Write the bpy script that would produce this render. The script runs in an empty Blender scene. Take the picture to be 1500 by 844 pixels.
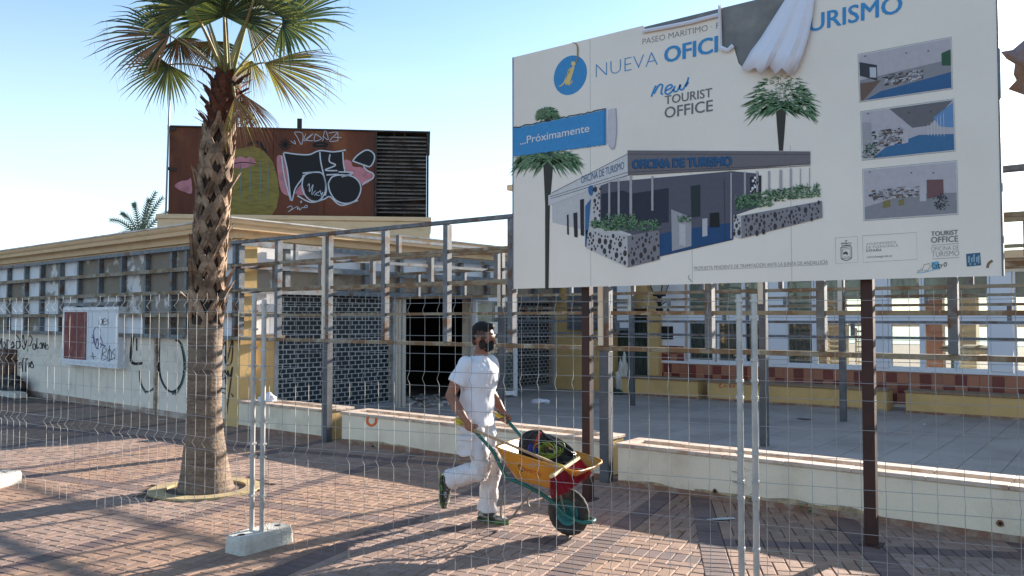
import bpy, bmesh, math, random
from mathutils import Vector, Matrix, noise
R=random.Random(7)
S=bpy.context.scene
COL=S.collection
PI=math.pi
# ---------------------------------------------------------------- camera, world, sun
H=1.78; PSI=math.radians(37.7); PITCH=math.atan(43/1200.0)
cam=bpy.data.cameras.new('camera'); co=bpy.data.objects.new('camera',cam); COL.objects.link(co)
cam.sensor_width=36; cam.lens=28.8; cam.clip_start=0.05; cam.clip_end=3000
co.location=(0,0,H); co.rotation_euler=(PI/2+PITCH,0,PSI)
S.camera=co
SUN_EL=math.radians(16.0); SUN_AZ=math.radians(9.0)      # azimuth from +Y towards +X
w=bpy.data.worlds.new('World'); S.world=w; w.use_nodes=True
nt=w.node_tree; bg=nt.nodes['Background']; sky=nt.nodes.new('ShaderNodeTexSky')
sky.sky_type='NISHITA'; sky.sun_disc=False; sky.sun_elevation=SUN_EL; sky.sun_rotation=SUN_AZ
sky.air_density=1.0; sky.dust_density=0.6; sky.ozone_density=1.5
# pale haze towards the horizon all round, over the Nishita sky
def _n(t): return nt.nodes.new(t)
tint=_n('ShaderNodeMix'); tint.data_type='RGBA'; tint.blend_type='MULTIPLY'; tint.inputs[0].default_value=1; tint.inputs[7].default_value=(0.84,0.99,1.12,1)
nt.links.new(sky.outputs[0],tint.inputs[6])
tc=_n('ShaderNodeTexCoord'); sx_=_n('ShaderNodeSeparateXYZ'); nt.links.new(tc.outputs['Generated'],sx_.inputs[0])
mr=_n('ShaderNodeMapRange'); mr.inputs[1].default_value=0.0; mr.inputs[2].default_value=0.42; mr.inputs[3].default_value=0.66; mr.inputs[4].default_value=0.05; mr.interpolation_type='SMOOTHSTEP'
nt.links.new(sx_.outputs[2],mr.inputs[0])
cl=_n('ShaderNodeTexNoise'); cl.inputs['Scale'].default_value=2.2; cl.inputs['Detail'].default_value=7; cmp_=_n('ShaderNodeMapping'); cmp_.inputs['Scale'].default_value=(1,1,7)
nt.links.new(tc.outputs['Generated'],cmp_.inputs[0]); nt.links.new(cmp_.outputs[0],cl.inputs['Vector'])
cr=_n('ShaderNodeMapRange'); cr.inputs[1].default_value=0.50; cr.inputs[2].default_value=0.72; cr.inputs[3].default_value=0.0; cr.inputs[4].default_value=0.30; nt.links.new(cl.outputs[0],cr.inputs[0])
ad=_n('ShaderNodeMath'); ad.operation='ADD'; ad.use_clamp=True; nt.links.new(mr.outputs[0],ad.inputs[0]); mu_=_n('ShaderNodeMath'); mu_.operation='MULTIPLY'; nt.links.new(cr.outputs[0],mu_.inputs[0]); nt.links.new(mr.outputs[0],mu_.inputs[1]); nt.links.new(mu_.outputs[0],ad.inputs[1])
hz=_n('ShaderNodeMix'); hz.data_type='RGBA'; nt.links.new(ad.outputs[0],hz.inputs[0]); nt.links.new(tint.outputs[2],hz.inputs[6]); hz.inputs[7].default_value=(4.9,5.7,6.1,1)
nt.links.new(hz.outputs[2],bg.inputs[0]); bg.inputs[1].default_value=0.082
sl=bpy.data.lights.new('sun','SUN'); sl.energy=5.0; sl.angle=math.radians(0.53); sl.color=(1.0,0.90,0.79)
so=bpy.data.objects.new('sun',sl); COL.objects.link(so)
sd=Vector((math.sin(SUN_AZ)*math.cos(SUN_EL),math.cos(SUN_AZ)*math.cos(SUN_EL),math.sin(SUN_EL)))
so.rotation_euler=sd.to_track_quat('Z','Y').to_euler(); so.location=sd*30
S.view_settings.view_transform='Standard'; S.view_settings.look='None'; S.view_settings.gamma=1
S.view_settings.exposure=1.68
# ---------------------------------------------------------------- measuring helpers (photo pixel -> real plane)
FWD=Vector((-math.sin(PSI),math.cos(PSI),0)); RT=Vector((math.cos(PSI),math.sin(PSI),0)); CP=Vector((0,0,H))
_cf=FWD*math.cos(PITCH)+Vector((0,0,math.sin(PITCH))); _cu=Vector((0,0,math.cos(PITCH)))-FWD*math.sin(PITCH)
def ray(x,y): return _cf+RT*((x-750)/1200.0)+_cu*((422-y)/1200.0)
def on_plane(x,y,p,n):
    d=ray(x,y); t=(Vector(p)-CP).dot(n)/d.dot(n); return CP+d*t
def gp(x,y,z=0.0): return on_plane(x,y,(0,0,z),Vector((0,0,1)))
def py(x,y,Y): return on_plane(x,y,(0,Y,0),Vector((0,1,0)))      # plane facing the street at depth Y
def px(x,y,X): return on_plane(x,y,(X,0,0),Vector((1,0,0)))
def atd(x,y,d):
    r=ray(x,y); return CP+r*(d/r.dot(FWD))
# ---------------------------------------------------------------- mesh builder
class MB:
    def __init__(s): s.v=[]; s.f=[]; s.m=[]
    def add(s,vs,fs,mi=0):
        b=len(s.v); s.v+= [tuple(v) for v in vs]; s.f+=[tuple(b+i for i in f) for f in fs]; s.m+=[mi]*len(fs); return s
    def box(s,lo,hi,M=None,mi=0):
        vs=[Vector((x,y,z)) for z in (lo[2],hi[2]) for y in (lo[1],hi[1]) for x in (lo[0],hi[0])]
        if M is not None: vs=[M@v for v in vs]
        return s.add(vs,[(0,2,3,1),(4,5,7,6),(0,1,5,4),(2,6,7,3),(0,4,6,2),(1,3,7,5)],mi)
    def bbox(s,lo,hi,b=0.01,M=None,mi=0):      # chamfered box (all 12 edges)
        ax=[]
        vs=[]; fs=[]
        L=[lo[i] for i in range(3)]; Hh=[hi[i] for i in range(3)]
        idx={}
        def V(c,axis):
            k=(c,axis)
            if k not in idx:
                p=[]
                for i in range(3):
                    e=Hh[i] if c[i] else L[i]
                    if i!=axis: e+= -b if c[i] else b
                    p.append(e)
                q=Vector(p)
                if M is not None: q=M@q
                idx[k]=len(vs); vs.append(q)
            return idx[k]
        for a in range(3):
            o=[i for i in range(3) if i!=a]
            for sgn in (0,1):
                q=[]
                for (c1,c2) in ((0,0),(1,0),(1,1),(0,1)):
                    c=[0,0,0]; c[a]=sgn; c[o[0]]=c1; c[o[1]]=c2
                    q.append(V(tuple(c),a))
                fs.append(tuple(q))
        for a in range(3):      # edges along axis a
            o=[i for i in range(3) if i!=a]
            for c1 in (0,1):
                for c2 in (0,1):
                    ca=[0,0,0]; ca[o[0]]=c1; ca[o[1]]=c2
                    cb=list(ca); cb[a]=1
                    fs.append((V(tuple(ca),o[0]),V(tuple(cb),o[0]),V(tuple(cb),o[1]),V(tuple(ca),o[1])))
        for c in [(x,y,z) for x in (0,1) for y in (0,1) for z in (0,1)]:
            fs.append((V(c,0),V(c,1),V(c,2)))
        return s.add(vs,fs,mi)
    def bar(s,a,b,w,h=None,up=(0,0,1),mi=0):
        a=Vector(a); b=Vector(b); h=h or w
        d=(b-a); L=d.length; d.normalize(); u=Vector(up)
        if abs(d.dot(u))>0.98: u=Vector((0,1,0))
        x=d.cross(u).normalized(); z=x.cross(d)
        M=Matrix((( x.x,d.x,z.x,a.x),(x.y,d.y,z.y,a.y),(x.z,d.z,z.z,a.z),(0,0,0,1)))
        return s.box((-w/2,0,-h/2),(w/2,L,h/2),M,mi)
    def tube(s,pts,r,n=8,cap=True,mi=0,flat=None):
        pts=[Vector(p) for p in pts]; k=len(pts)
        rr=r if isinstance(r,(list,tuple)) else [r]*k
        t0=(pts[1]-pts[0]).normalized()
        u=Vector((0,0,1)) if abs(t0.z)<0.9 else Vector((0,1,0))
        x=t0.cross(u).normalized(); vs=[]
        for i,p in enumerate(pts):
            t=((pts[min(i+1,k-1)]-pts[max(i-1,0)])).normalized()
            x=(x-t*x.dot(t)).normalized(); y=t.cross(x)
            ri=rr[i]; ra,rb=(ri if isinstance(ri,(list,tuple)) else (ri,ri))
            for j in range(n):
                a=2*PI*j/n; vs.append(p+x*math.cos(a)*ra+y*math.sin(a)*rb)
        fs=[(i*n+j,i*n+(j+1)%n,(i+1)*n+(j+1)%n,(i+1)*n+j) for i in range(k-1) for j in range(n)]
        if cap: fs+= [tuple(range(n-1,-1,-1)),tuple((k-1)*n+j for j in range(n))]
        return s.add(vs,fs,mi)
    def loft(s,rings,cap=True,mi=0):           # rings: list of equal-length closed loops
        n=len(rings[0]); k=len(rings); vs=[p for r in rings for p in r]
        fs=[(i*n+j,i*n+(j+1)%n,(i+1)*n+(j+1)%n,(i+1)*n+j) for i in range(k-1) for j in range(n)]
        if cap: fs+= [tuple(range(n-1,-1,-1)),tuple((k-1)*n+j for j in range(n))]
        return s.add(vs,fs,mi)
    def ell(s,c,r,M=None,n=16,m=10,mi=0):
        c=Vector(c); rings=[]
        for i in range(m+1):
            a=-PI/2+PI*i/m; q=max(math.cos(a),0.02)
            ring=[Vector((r[0]*q*math.cos(2*PI*j/n),r[1]*q*math.sin(2*PI*j/n),r[2]*math.sin(a))) for j in range(n)]
            if M is not None: ring=[M@p for p in ring]
            rings.append([c+p for p in ring])
        return s.loft(rings,True,mi)
    def islands(s):
        par=list(range(len(s.v)))
        def fd(a):
            while par[a]!=a: par[a]=par[par[a]]; a=par[a]
            return a
        for f_ in s.f:
            for a in f_[1:]: par[fd(a)]=fd(f_[0])
        g={}
        for f_,m_ in zip(s.f,s.m): g.setdefault(fd(f_[0]),[]).append((f_,m_))
        out=[]
        for fl in g.values():
            mp={}; b=MB()
            for f_,m_ in fl:
                for a in f_:
                    if a not in mp: mp[a]=len(b.v); b.v.append(s.v[a])
                b.f.append(tuple(mp[a] for a in f_)); b.m.append(m_)
            out.append(b)
        return out
    def build(s,name,mat,parent=None,smooth=False,recalc=True):
        me=bpy.data.meshes.new(name); me.from_pydata(s.v,[],s.f)
        mats=mat if isinstance(mat,(list,tuple)) else [mat]
        for m_ in mats: me.materials.append(m_)
        if len(mats)>1:
            for p,i in zip(me.polygons,s.m): p.material_index=i
        me.validate()
        if recalc:
            bm=bmesh.new(); bm.from_mesh(me); bmesh.ops.recalc_face_normals(bm,faces=bm.faces); bm.to_mesh(me); bm.free()
        if smooth:
            for p in me.polygons: p.use_smooth=True
            if isinstance(smooth,float):
                try: me.set_sharp_from_angle(angle=smooth)
                except Exception: pass
        me.update()
        return link(name,me,parent)
def link(name,me,parent=None):
    o=bpy.data.objects.new(name,me); COL.objects.link(o)
    if parent is not None: o.parent=parent
    return o
def tag(o,label=None,cat=None,group=None,kind=None):
    if label: o['label']=label
    if cat: o['category']=cat
    if group: o['group']=group
    if kind: o['kind']=kind
    return o
def empty(name,loc,label=None,cat=None,group=None,rz=0,kind=None):
    o=bpy.data.objects.new(name,None); COL.objects.link(o); o.location=loc; o.rotation_euler=(0,0,rz); o.empty_display_size=0.1
    return tag(o,label,cat,group,kind)
def setp(o,parent):      # parent keeping world-space vertices (parent rotation/location removed)
    o.parent=parent
    M=Matrix.LocRotScale(parent.location,parent.rotation_euler,None).inverted()
    if parent.parent is not None:
        pp_=parent.parent; M=M@Matrix.LocRotScale(pp_.location,pp_.rotation_euler,None).inverted()
    o.matrix_basis=M@o.matrix_basis
    return o
# ---------------------------------------------------------------- materials
def lin(c):
    if isinstance(c,str):
        c=c.lstrip('#'); c=[int(c[i:i+2],16)/255 for i in (0,2,4)]
        c=[(x/12.92 if x<=0.04045 else ((x+0.055)/1.055)**2.4) for x in c]
    return (c[0],c[1],c[2],1)
MATS={}
def mat(name,col,rough=0.7,metal=0.0,col2=None,scale=6.0,thr=(0.45,0.65),col3=None,scale3=1.2,thr3=(0.55,0.7),bump=0.0,bscale=60,streak=None,spec=0.4,rand=0.0,coat=0.0,detail=6,fine=0.0,fscale=90):
    if name in MATS: return MATS[name]
    m=bpy.data.materials.new(name); m.use_nodes=True; n=m.node_tree.nodes; l=m.node_tree.links
    b=n['Principled BSDF']; b.inputs['Roughness'].default_value=rough; b.inputs['Metallic'].default_value=metal
    b.inputs['Specular IOR Level'].default_value=spec
    if coat: b.inputs['Coat Weight'].default_value=coat
    geo=n.new('ShaderNodeNewGeometry'); src=geo.outputs['Position']
    def mixc(a,bc,fac):
        x=n.new('ShaderNodeMix'); x.data_type='RGBA'
        for s_,v in ((x.inputs[6],a),(x.inputs[7],bc)):
            if isinstance(v,tuple): s_.default_value=v
            else: l.new(v,s_)
        if isinstance(fac,float): x.inputs[0].default_value=fac
        else: l.new(fac,x.inputs[0])
        return x.outputs[2]
    def nz(sc,th,str_=None):
        t=n.new('ShaderNodeTexNoise'); t.inputs['Scale'].default_value=sc; t.inputs['Detail'].default_value=detail; t.inputs['Roughness'].default_value=0.62
        if str_:
            mp=n.new('ShaderNodeMapping'); mp.inputs['Scale'].default_value=str_; l.new(src,mp.inputs[0]); l.new(mp.outputs[0],t.inputs['Vector'])
        else: l.new(src,t.inputs['Vector'])
        r=n.new('ShaderNodeMapRange'); r.inputs[1].default_value=th[0]; r.inputs[2].default_value=th[1]; r.interpolation_type='SMOOTHSTEP'
        l.new(t.outputs[0],r.inputs[0]); return r.outputs[0]
    c=lin(col)
    if col2 is not None: c=mixc(c,lin(col2),nz(scale,thr,streak))
    if col3 is not None: c=mixc(c,lin(col3),nz(scale3,thr3))
    hsv=None
    if fine or rand:
        hsv=n.new('ShaderNodeHueSaturation'); 
        if isinstance(c,tuple): hsv.inputs['Color'].default_value=c
        else: l.new(c,hsv.inputs['Color'])
        val=None
        if fine:
            t=n.new('ShaderNodeTexNoise'); t.inputs['Scale'].default_value=fscale; t.inputs['Detail'].default_value=3; l.new(src,t.inputs['Vector'])
            r=n.new('ShaderNodeMapRange'); r.inputs[1].default_value=0.3; r.inputs[2].default_value=0.7; r.inputs[3].default_value=1-fine; r.inputs[4].default_value=1+fine
            l.new(t.outputs[0],r.inputs[0]); val=r.outputs[0]
        if rand:
            oi=n.new('ShaderNodeObjectInfo'); a=n.new('ShaderNodeMath'); a.operation='ADD'; l.new(oi.outputs['Random'],a.inputs[0]); l.new(geo.outputs['Random Per Island'],a.inputs[1])
            fr=n.new('ShaderNodeMath'); fr.operation='FRACT'; l.new(a.outputs[0],fr.inputs[0])
            r=n.new('ShaderNodeMapRange'); r.inputs[3].default_value=1-rand; r.inputs[4].default_value=1+rand; l.new(fr.outputs[0],r.inputs[0])
            if val is None: val=r.outputs[0]
            else:
                mu=n.new('ShaderNodeMath'); mu.operation='MULTIPLY'; l.new(val,mu.inputs[0]); l.new(r.outputs[0],mu.inputs[1]); val=mu.outputs[0]
        l.new(val,hsv.inputs['Value']); c=hsv.outputs[0]
    if isinstance(c,tuple): b.inputs['Base Color'].default_value=c
    else: l.new(c,b.inputs['Base Color'])
    if bump:
        t=n.new('ShaderNodeTexNoise'); t.inputs['Scale'].default_value=bscale; t.inputs['Detail'].default_value=5; l.new(src,t.inputs['Vector'])
        bp=n.new('ShaderNodeBump'); bp.inputs['Strength'].default_value=bump; bp.inputs['Distance'].default_value=0.01; l.new(t.outputs[0],bp.inputs['Height']); l.new(bp.outputs[0],b.inputs['Normal'])
    MATS[name]=m; return m
def flat(c,rough=0.75,name=None):
    nm=name or ('print_'+(c if isinstance(c,str) else '_'.join('%02d'%int(x*99) for x in c)).lstrip('#'))
    return mat(nm,c,rough,fine=0.05,fscale=25)
M_white=mat('white_plaster',(0.80,0.69,0.56),0.9,col2=(0.50,0.44,0.37),scale=2.2,thr=(0.45,0.8),col3=(0.30,0.23,0.17),scale3=5,thr3=(0.66,0.80),bump=0.25,bscale=45,fine=0.05)
M_planter=mat('planter_plaster',(0.82,0.71,0.54),0.9,col2=(0.60,0.49,0.35),scale=1.4,thr=(0.42,0.75),col3=(0.42,0.32,0.20),scale3=5,thr3=(0.62,0.80),bump=0.3,bscale=40,fine=0.05)
M_yellow=mat('yellow_plaster',(0.62,0.41,0.17),0.88,col2=(0.48,0.33,0.14),scale=2,thr=(0.4,0.8),bump=0.2,bscale=50,fine=0.05)
M_cream=mat('cream_plaster',(0.74,0.50,0.285),0.85,col2=(0.50,0.36,0.18),scale=2.4,thr=(0.45,0.85),streak=(1,1,4),col3=(0.30,0.22,0.12),scale3=6,thr3=(0.70,0.85),fine=0.06)
M_capwhite=mat('cornice_top_white',(0.78,0.75,0.70),0.8,col2=(0.5,0.45,0.4),scale=3)
M_brown=mat('brown_board',(0.24,0.195,0.145),0.9,col2=(0.28,0.24,0.19),scale=2.0,thr=(0.5,0.75),col3=(0.6,0.57,0.52),scale3=1.7,thr3=(0.62,0.68),bump=0.3,fine=0.1)
M_mixed=mat('stripped_board',(0.30,0.27,0.23),0.9,col2=(0.68,0.65,0.62),scale=1.9,thr=(0.50,0.56),bump=0.3,fine=0.08)
M_wboard=mat('white_board',(0.74,0.73,0.73),0.7,col2=(0.52,0.50,0.50),scale=2.4,thr=(0.5,0.85),fine=0.03)
M_galv=mat('galvanised_steel',(0.135,0.15,0.165),0.6,0.25,col2=(0.20,0.215,0.225),scale=9,col3=(0.13,0.07,0.04),scale3=4,thr3=(0.52,0.64),fine=0.1)
M_rust=mat('rusty_rail',(0.27,0.24,0.17),0.7,0.1,col2=(0.19,0.115,0.06),scale=3.2,thr=(0.42,0.58),col3=(0.36,0.34,0.27),scale3=7,thr3=(0.55,0.68),fine=0.12)
M_cream_paint=mat('peeling_cream_paint',(0.70,0.62,0.49),0.6,col2=(0.20,0.075,0.03),scale=5,thr=(0.60,0.66),fine=0.06)
M_post=mat('dark_grey_post',(0.085,0.09,0.10),0.5,0.2,col2=(0.13,0.13,0.14),scale=3,fine=0.08)
M_oxide=mat('red_oxide_post',(0.05,0.016,0.010),0.6,0.0,col2=(0.03,0.011,0.008),scale=4,col3=(0.16,0.08,0.045),scale3=6,thr3=(0.66,0.74),fine=0.15)
M_cap=mat('terracotta_capping',(0.60,0.48,0.38),0.8,col2=(0.42,0.28,0.19),scale=5,bump=0.2,fine=0.08,rand=0.06)
M_soil=mat('dry_soil',(0.13,0.10,0.07),1,col2=(0.2,0.15,0.1),scale=9,bump=0.8,bscale=30,fine=0.2)
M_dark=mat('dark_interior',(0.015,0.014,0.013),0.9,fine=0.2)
M_rustplate=mat('rust_steel_plate',(0.145,0.042,0.018),0.8,col2=(0.075,0.026,0.015),scale=1.4,thr=(0.4,0.7),streak=(1,1,0.25),col3=(0.23,0.085,0.03),scale3=0.9,thr3=(0.55,0.75),bump=0.1,fine=0.1)
M_blackmetal=mat('black_slats',(0.035,0.03,0.026),0.7,0.2,col2=(0.09,0.06,0.04),scale=3,fine=0.2)
M_shutter=mat('pale_shutter_bars',(0.42,0.43,0.43),0.5,0.3,col2=(0.30,0.29,0.28),scale=2,fine=0.06)
M_conc=mat('concrete_block',(0.58,0.55,0.48),0.9,col2=(0.44,0.41,0.35),scale=5,thr=(0.4,0.7),bump=0.8,bscale=55,fine=0.12)
M_wire=mat('galvanised_wire',(0.36,0.35,0.33),0.5,0.4,fine=0.05)
M_tube=mat('galvanised_tube',(0.46,0.45,0.43),0.42,0.5,col2=(0.38,0.38,0.38),scale=8,fine=0.05)
M_board=mat('billboard_vinyl',(0.88,0.785,0.665),0.6,col2=(0.80,0.71,0.60),scale=0.8,thr=(0.35,0.8),fine=0.015)
M_brick1=mat('salmon_paver',(0.33,0.205,0.135),0.85,col2=(0.235,0.14,0.105),scale=3,thr=(0.4,0.75),col3=(0.38,0.26,0.205),scale3=11,thr3=(0.5,0.75),bump=0.35,bscale=120,rand=0.13,fine=0.10)
M_brick2=mat('pinkish_paver',(0.32,0.215,0.16),0.85,col2=(0.24,0.155,0.115),scale=3,thr=(0.4,0.75),col3=(0.37,0.27,0.24),scale3=11,thr3=(0.5,0.75),bump=0.35,bscale=120,rand=0.12,fine=0.10)
M_brick3=mat('dark_paver',(0.18,0.12,0.10),0.85,col2=(0.115,0.078,0.075),scale=3,thr=(0.4,0.75),bump=0.35,bscale=120,rand=0.13,fine=0.10)
M_joint=mat('joint_sand',(0.09,0.06,0.045),1,col2=(0.20,0.15,0.12),scale=3,fine=0.15)
M_ground=mat('far_paving',(0.34,0.22,0.17),0.9,col2=(0.27,0.17,0.13),scale=0.5,fine=0.1)
M_tile=mat('courtyard_tile',(0.34,0.30,0.265),0.6,col2=(0.26,0.225,0.20),scale=1.1,thr=(0.4,0.7),col3=(0.18,0.16,0.15),scale3=3.5,thr3=(0.66,0.78),rand=0.07,fine=0.05)
M_redtile=mat('terracotta_tile',(0.36,0.145,0.085),0.45,rand=0.12,fine=0.05)
M_dktile=mat('dark_red_tile',(0.17,0.035,0.028),0.4,rand=0.12,fine=0.05)
M_wframe=mat('white_window_frame',(0.72,0.73,0.76),0.45,fine=0.02)
def glassmat(name,tint,op):
    m=bpy.data.materials.new(name); m.use_nodes=True; n=m.node_tree.nodes; l=m.node_tree.links; n.remove(n['Principled BSDF'])
    tr=n.new('ShaderNodeBsdfRefraction'); tr.inputs['Color'].default_value=(*tint,1); tr.inputs['IOR'].default_value=1.02; tr.inputs['Roughness'].default_value=0.0
    gl=n.new('ShaderNodeBsdfGlossy'); gl.inputs['Roughness'].default_value=0.03
    df=n.new('ShaderNodeBsdfDiffuse'); df.inputs[0].default_value=(0.45,0.47,0.44,1)
    fr=n.new('ShaderNodeFresnel'); fr.inputs[0].default_value=1.5; mx=n.new('ShaderNodeMixShader'); l.new(fr.outputs[0],mx.inputs[0]); l.new(tr.outputs[0],mx.inputs[1]); l.new(gl.outputs[0],mx.inputs[2])
    m2=n.new('ShaderNodeMixShader'); m2.inputs[0].default_value=op; l.new(mx.outputs[0],m2.inputs[1]); l.new(df.outputs[0],m2.inputs[2])
    l.new(m2.outputs[0],n['Material Output'].inputs[0]); return m
M_glass=glassmat('window_glass',(0.88,0.93,0.90),0.06)
# ---------------------------------------------------------------- paint strokes (graffiti, prints) laid on real surfaces
def smooth_path(p,n=6,closed=False):
    if len(p)<3: return [Vector((a[0],a[1])) for a in p]
    q=[Vector((a[0],a[1])) for a in p]; out=[]
    k=len(q)
    for i in range(k if closed else k-1):
        a=q[(i-1)%k] if closed or i>0 else q[0]; b=q[i]; c=q[(i+1)%k]; d=q[(i+2)%k] if closed or i+2<k else q[-1]
        for j in range(n):
            t=j/n; out.append(0.5*((2*b)+(c-a)*t+(2*a-5*b+4*c-d)*t*t+(3*b-a-3*c+d)*t**3))
    out.append(q[0] if closed else q[-1]); return out
def stroke(mb,pts,wd,f,sm=True,closed=False,taper=False,mi=0):   # f maps 2-D photo position onto the surface
    p=smooth_path(pts,6,closed) if sm else [Vector((a[0],a[1])) for a in pts]
    vs=[]
    for i,c in enumerate(p):
        t=(p[min(i+1,len(p)-1)]-p[max(i-1,0)])
        if t.length<1e-6: t=Vector((1,0))
        t.normalize(); nn=Vector((-t.y,t.x)); w_=wd/2
        if taper: w_*=0.35+0.65*math.sin(PI*min(max(i/(len(p)-1),0.02),0.98))
        vs+= [f(*(c+nn*w_)),f(*(c-nn*w_))]
    mb.add(vs,[(2*i,2*i+1,2*i+3,2*i+2) for i in range(len(p)-1)],mi)
def poly(mb,pts,f,mi=0,sm=False):
    if sm: pts=smooth_path(pts,5,True)[:-1]
    mb.add([f(*p) for p in pts],[tuple(range(len(pts)))],mi)
def text_mesh(body,bold=0.0,shear=0.0,space=1.0):
    cu=bpy.data.curves.new('t','FONT'); cu.body=body; cu.size=1; cu.offset=bold; cu.shear=shear; cu.space_character=space; cu.resolution_u=3
    ob=bpy.data.objects.new('t',cu); COL.objects.link(ob); bpy.context.view_layer.update()
    me=bpy.data.meshes.new_from_object(ob.evaluated_get(bpy.context.evaluated_depsgraph_get()))
    vs=[v.co.copy() for v in me.vertices]; fs=[tuple(p.vertices) for p in me.polygons]
    bpy.data.objects.remove(ob); bpy.data.curves.remove(cu); bpy.data.meshes.remove(me)
    x0=min(v.x for v in vs); x1=max(v.x for v in vs)
    return [( (v.x-x0)/(x1-x0), v.y) for v in vs],fs
def text_on(mb,body,p0,p1,cap,f,bold=0,shear=0,space=1,mi=0):
    """print text between surface positions of photo points p0,p1 (baseline); cap = cap height in photo pixels"""
    heavy=0
    if bold>0.005: heavy=bold*1.6; bold=0
    vs,fs=text_mesh(body,bold,shear,space)
    A=f(*p0); B=f(*p1); T=f(p0[0],p0[1]-cap); U=(T-A); ch=0.70
    mb.add([A+(B-A)*x+U*(y/ch) for x,y in vs],fs,mi)
    if heavy:
        d=(B-A).normalized()*U.length*heavy
        for i,(a,b) in enumerate(((1,0),(-1,0),(.7,.7),(-.7,-.7),(.7,-.7),(-.7,.7))):
            mb.add([A+(B-A)*x+U*(y/ch)+d*a+U.normalized()*d.length*b*.6-Vector((0,0.00012*(i+1),0)) for x,y in vs],fs,mi)
# ================================================================ GROUND
def sheet(name,x0,y0,x1,y1,z,m,label=None):
    mb=MB(); mb.add([(x0,y0,z),(x1,y0,z),(x1,y1,z),(x0,y1,z)],[(0,1,2,3)]); o=mb.build(name,m); o['kind']='structure'; return o
sheet('ground',-900,-900,900,900,-0.06,M_ground)
M_sea=mat('sea_water',(0.10,0.20,0.25),0.12)
sheet('sea',-900,60,900,900,-0.03,M_sea)
pave=MB(); pave.add([(-45,-30,-0.012),(25,-30,-0.012),(25,9.2,-0.012),(-45,9.2,-0.012)],[(0,1,2,3)])
pavement=pave.build('pavement',M_joint); pavement['kind']='structure'
# herringbone pavers between dark soldier bands, two differently turned fields
def brick_mesh(w_,l_,name,m):
    mb=MB(); c=0.006; g=0.003
    x0,x1,y0,y1=-w_/2+g,w_/2-g,-l_/2+g,l_/2-g
    lo=[(x0,y0,-0.011),(x1,y0,-0.011),(x1,y1,-0.011),(x0,y1,-0.011)]; mi=[(x0,y0,-c),(x1,y0,-c),(x1,y1,-c),(x0,y1,-c)]
    hi=[(x0+c,y0+c,0),(x1-c,y0+c,0),(x1-c,y1-c,0),(x0+c,y1-c,0)]
    mb.add(lo+mi+hi,[(0,1,5,4),(1,2,6,5),(2,3,7,6),(3,0,4,7),(4,5,9,8),(5,6,10,9),(6,7,11,10),(7,4,8,11),(8,9,10,11)]); return mb
BR=[]    # (x,y,rot,w,l,matidx)
def in_view(p,marg=3.0,far=17):
    d=p.dot(FWD); r=p.dot(RT)
    return 4.4<d<far and abs(r)<d*0.66+marg*0.3
def lay(az,org,su,sv,side):
    u=Vector((math.sin(az),math.cos(az))); v=Vector((math.cos(az),-math.sin(az))); rot=math.atan2(v.y,v.x)
    nu=int(round(su/0.1)); nv=int(round(sv/0.1))      # cells per period, 2 of them the band
    I=range(-180,220); 
    for i in I:
        for j in range(-120,160):
            p=Vector((org[0],org[1]))+v*(i+0.5)*0.1+u*(j+0.5)*0.1
            P3=Vector((p.x,p.y,0))
            if not (-24<p.x<6 and 1.2<p.y<8.05) or not in_view(P3) : continue
            if side(p): continue
            ci=i%nv; cj=j%nu; 
            if ci<2:                                   # band running along u: bricks across
                if ci==0: BR.append((p+v*0.05,rot,0.2,0.1,2))
                continue
            if cj<2:
                if cj==0: BR.append((p+u*0.05,rot,0.1,0.2,2))
                continue
            fi=(i//nv+2*(j//nu))%2
            c=(i-j)%4
            if c==0 and ci<nv-1: BR.append((p+v*0.05,rot,0.2,0.1,fi))
            elif c==0 or (c==1 and ci==2): BR.append((p,rot,0.1,0.1,fi))
            elif c==3 and cj<nu-1: BR.append((p+u*0.05,rot,0.1,0.2,fi))
            elif c==3 or (c==2 and cj==2): BR.append((p,rot,0.1,0.1,fi))
azB=math.radians(-27.7); azA=math.radians(-12.2)
gB=gp(1043,800); gB0=Vector((gB.x,gB.y)); gV=gp(1330,806); uB=Vector((math.sin(azB),math.cos(azB))); vB=Vector((math.cos(azB),-math.sin(azB)))
# origin of B: u-band centre through gB, v-band centre through gV
oB=gB0+uB*((Vector((gV.x,gV.y))-gB0).dot(uB))-vB*0.1-uB*0.1
lay(azB,oB,3.2,1.2,lambda p:(p-oB).dot(vB)<0)
gA=gp(147,794); uA=Vector((math.sin(azA),math.cos(azA))); vA=Vector((math.cos(azA),-math.sin(azA)))
gA2=gp(560,761); g0=Vector((gA.x,gA.y)); oA=g0+uA*((Vector((gA2.x,gA2.y))-g0).dot(uA))-vA*0.1-uA*0.1
lay(azA,oA,2.6,1.8,lambda p:(p-oB).dot(vB)>0.05)
rotA=math.atan2(vA.y,vA.x)
tree=gp(296,722); PALM=Vector((tree.x,tree.y,0))+FWD*0.22-RT*.045
BR=[b for b in BR if not (b[0]-Vector((PALM.x,PALM.y))).length<0.62]
BR.sort(key=lambda b: Vector((b[0].x,b[0].y,0)).length if 4.6<Vector((b[0].x,b[0].y,0)).dot(FWD) and abs(Vector((b[0].x,b[0].y,0)).dot(RT)/Vector((b[0].x,b[0].y,0)).dot(FWD))<0.62 and Vector((b[0].x,b[0].y,0)).dot(FWD)>5.6 else 99)
BM=[M_brick1,M_brick2,M_brick3]; cache={}
def tiltm(p,rot,k=0.004): return Matrix.LocRotScale((p.x,p.y,R.uniform(-0.0015,0.0015)-(.005 if abs(rot-rotA)<1e-3 and (p-oB).dot(vB)>-.12 else 0)),Matrix.Rotation(rot+R.uniform(-.012,.012),3,'Z')@Matrix.Rotation(R.uniform(-k,k)*2,3,'X')@Matrix.Rotation(R.uniform(-k,k)*2,3,'Y'),None)
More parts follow.
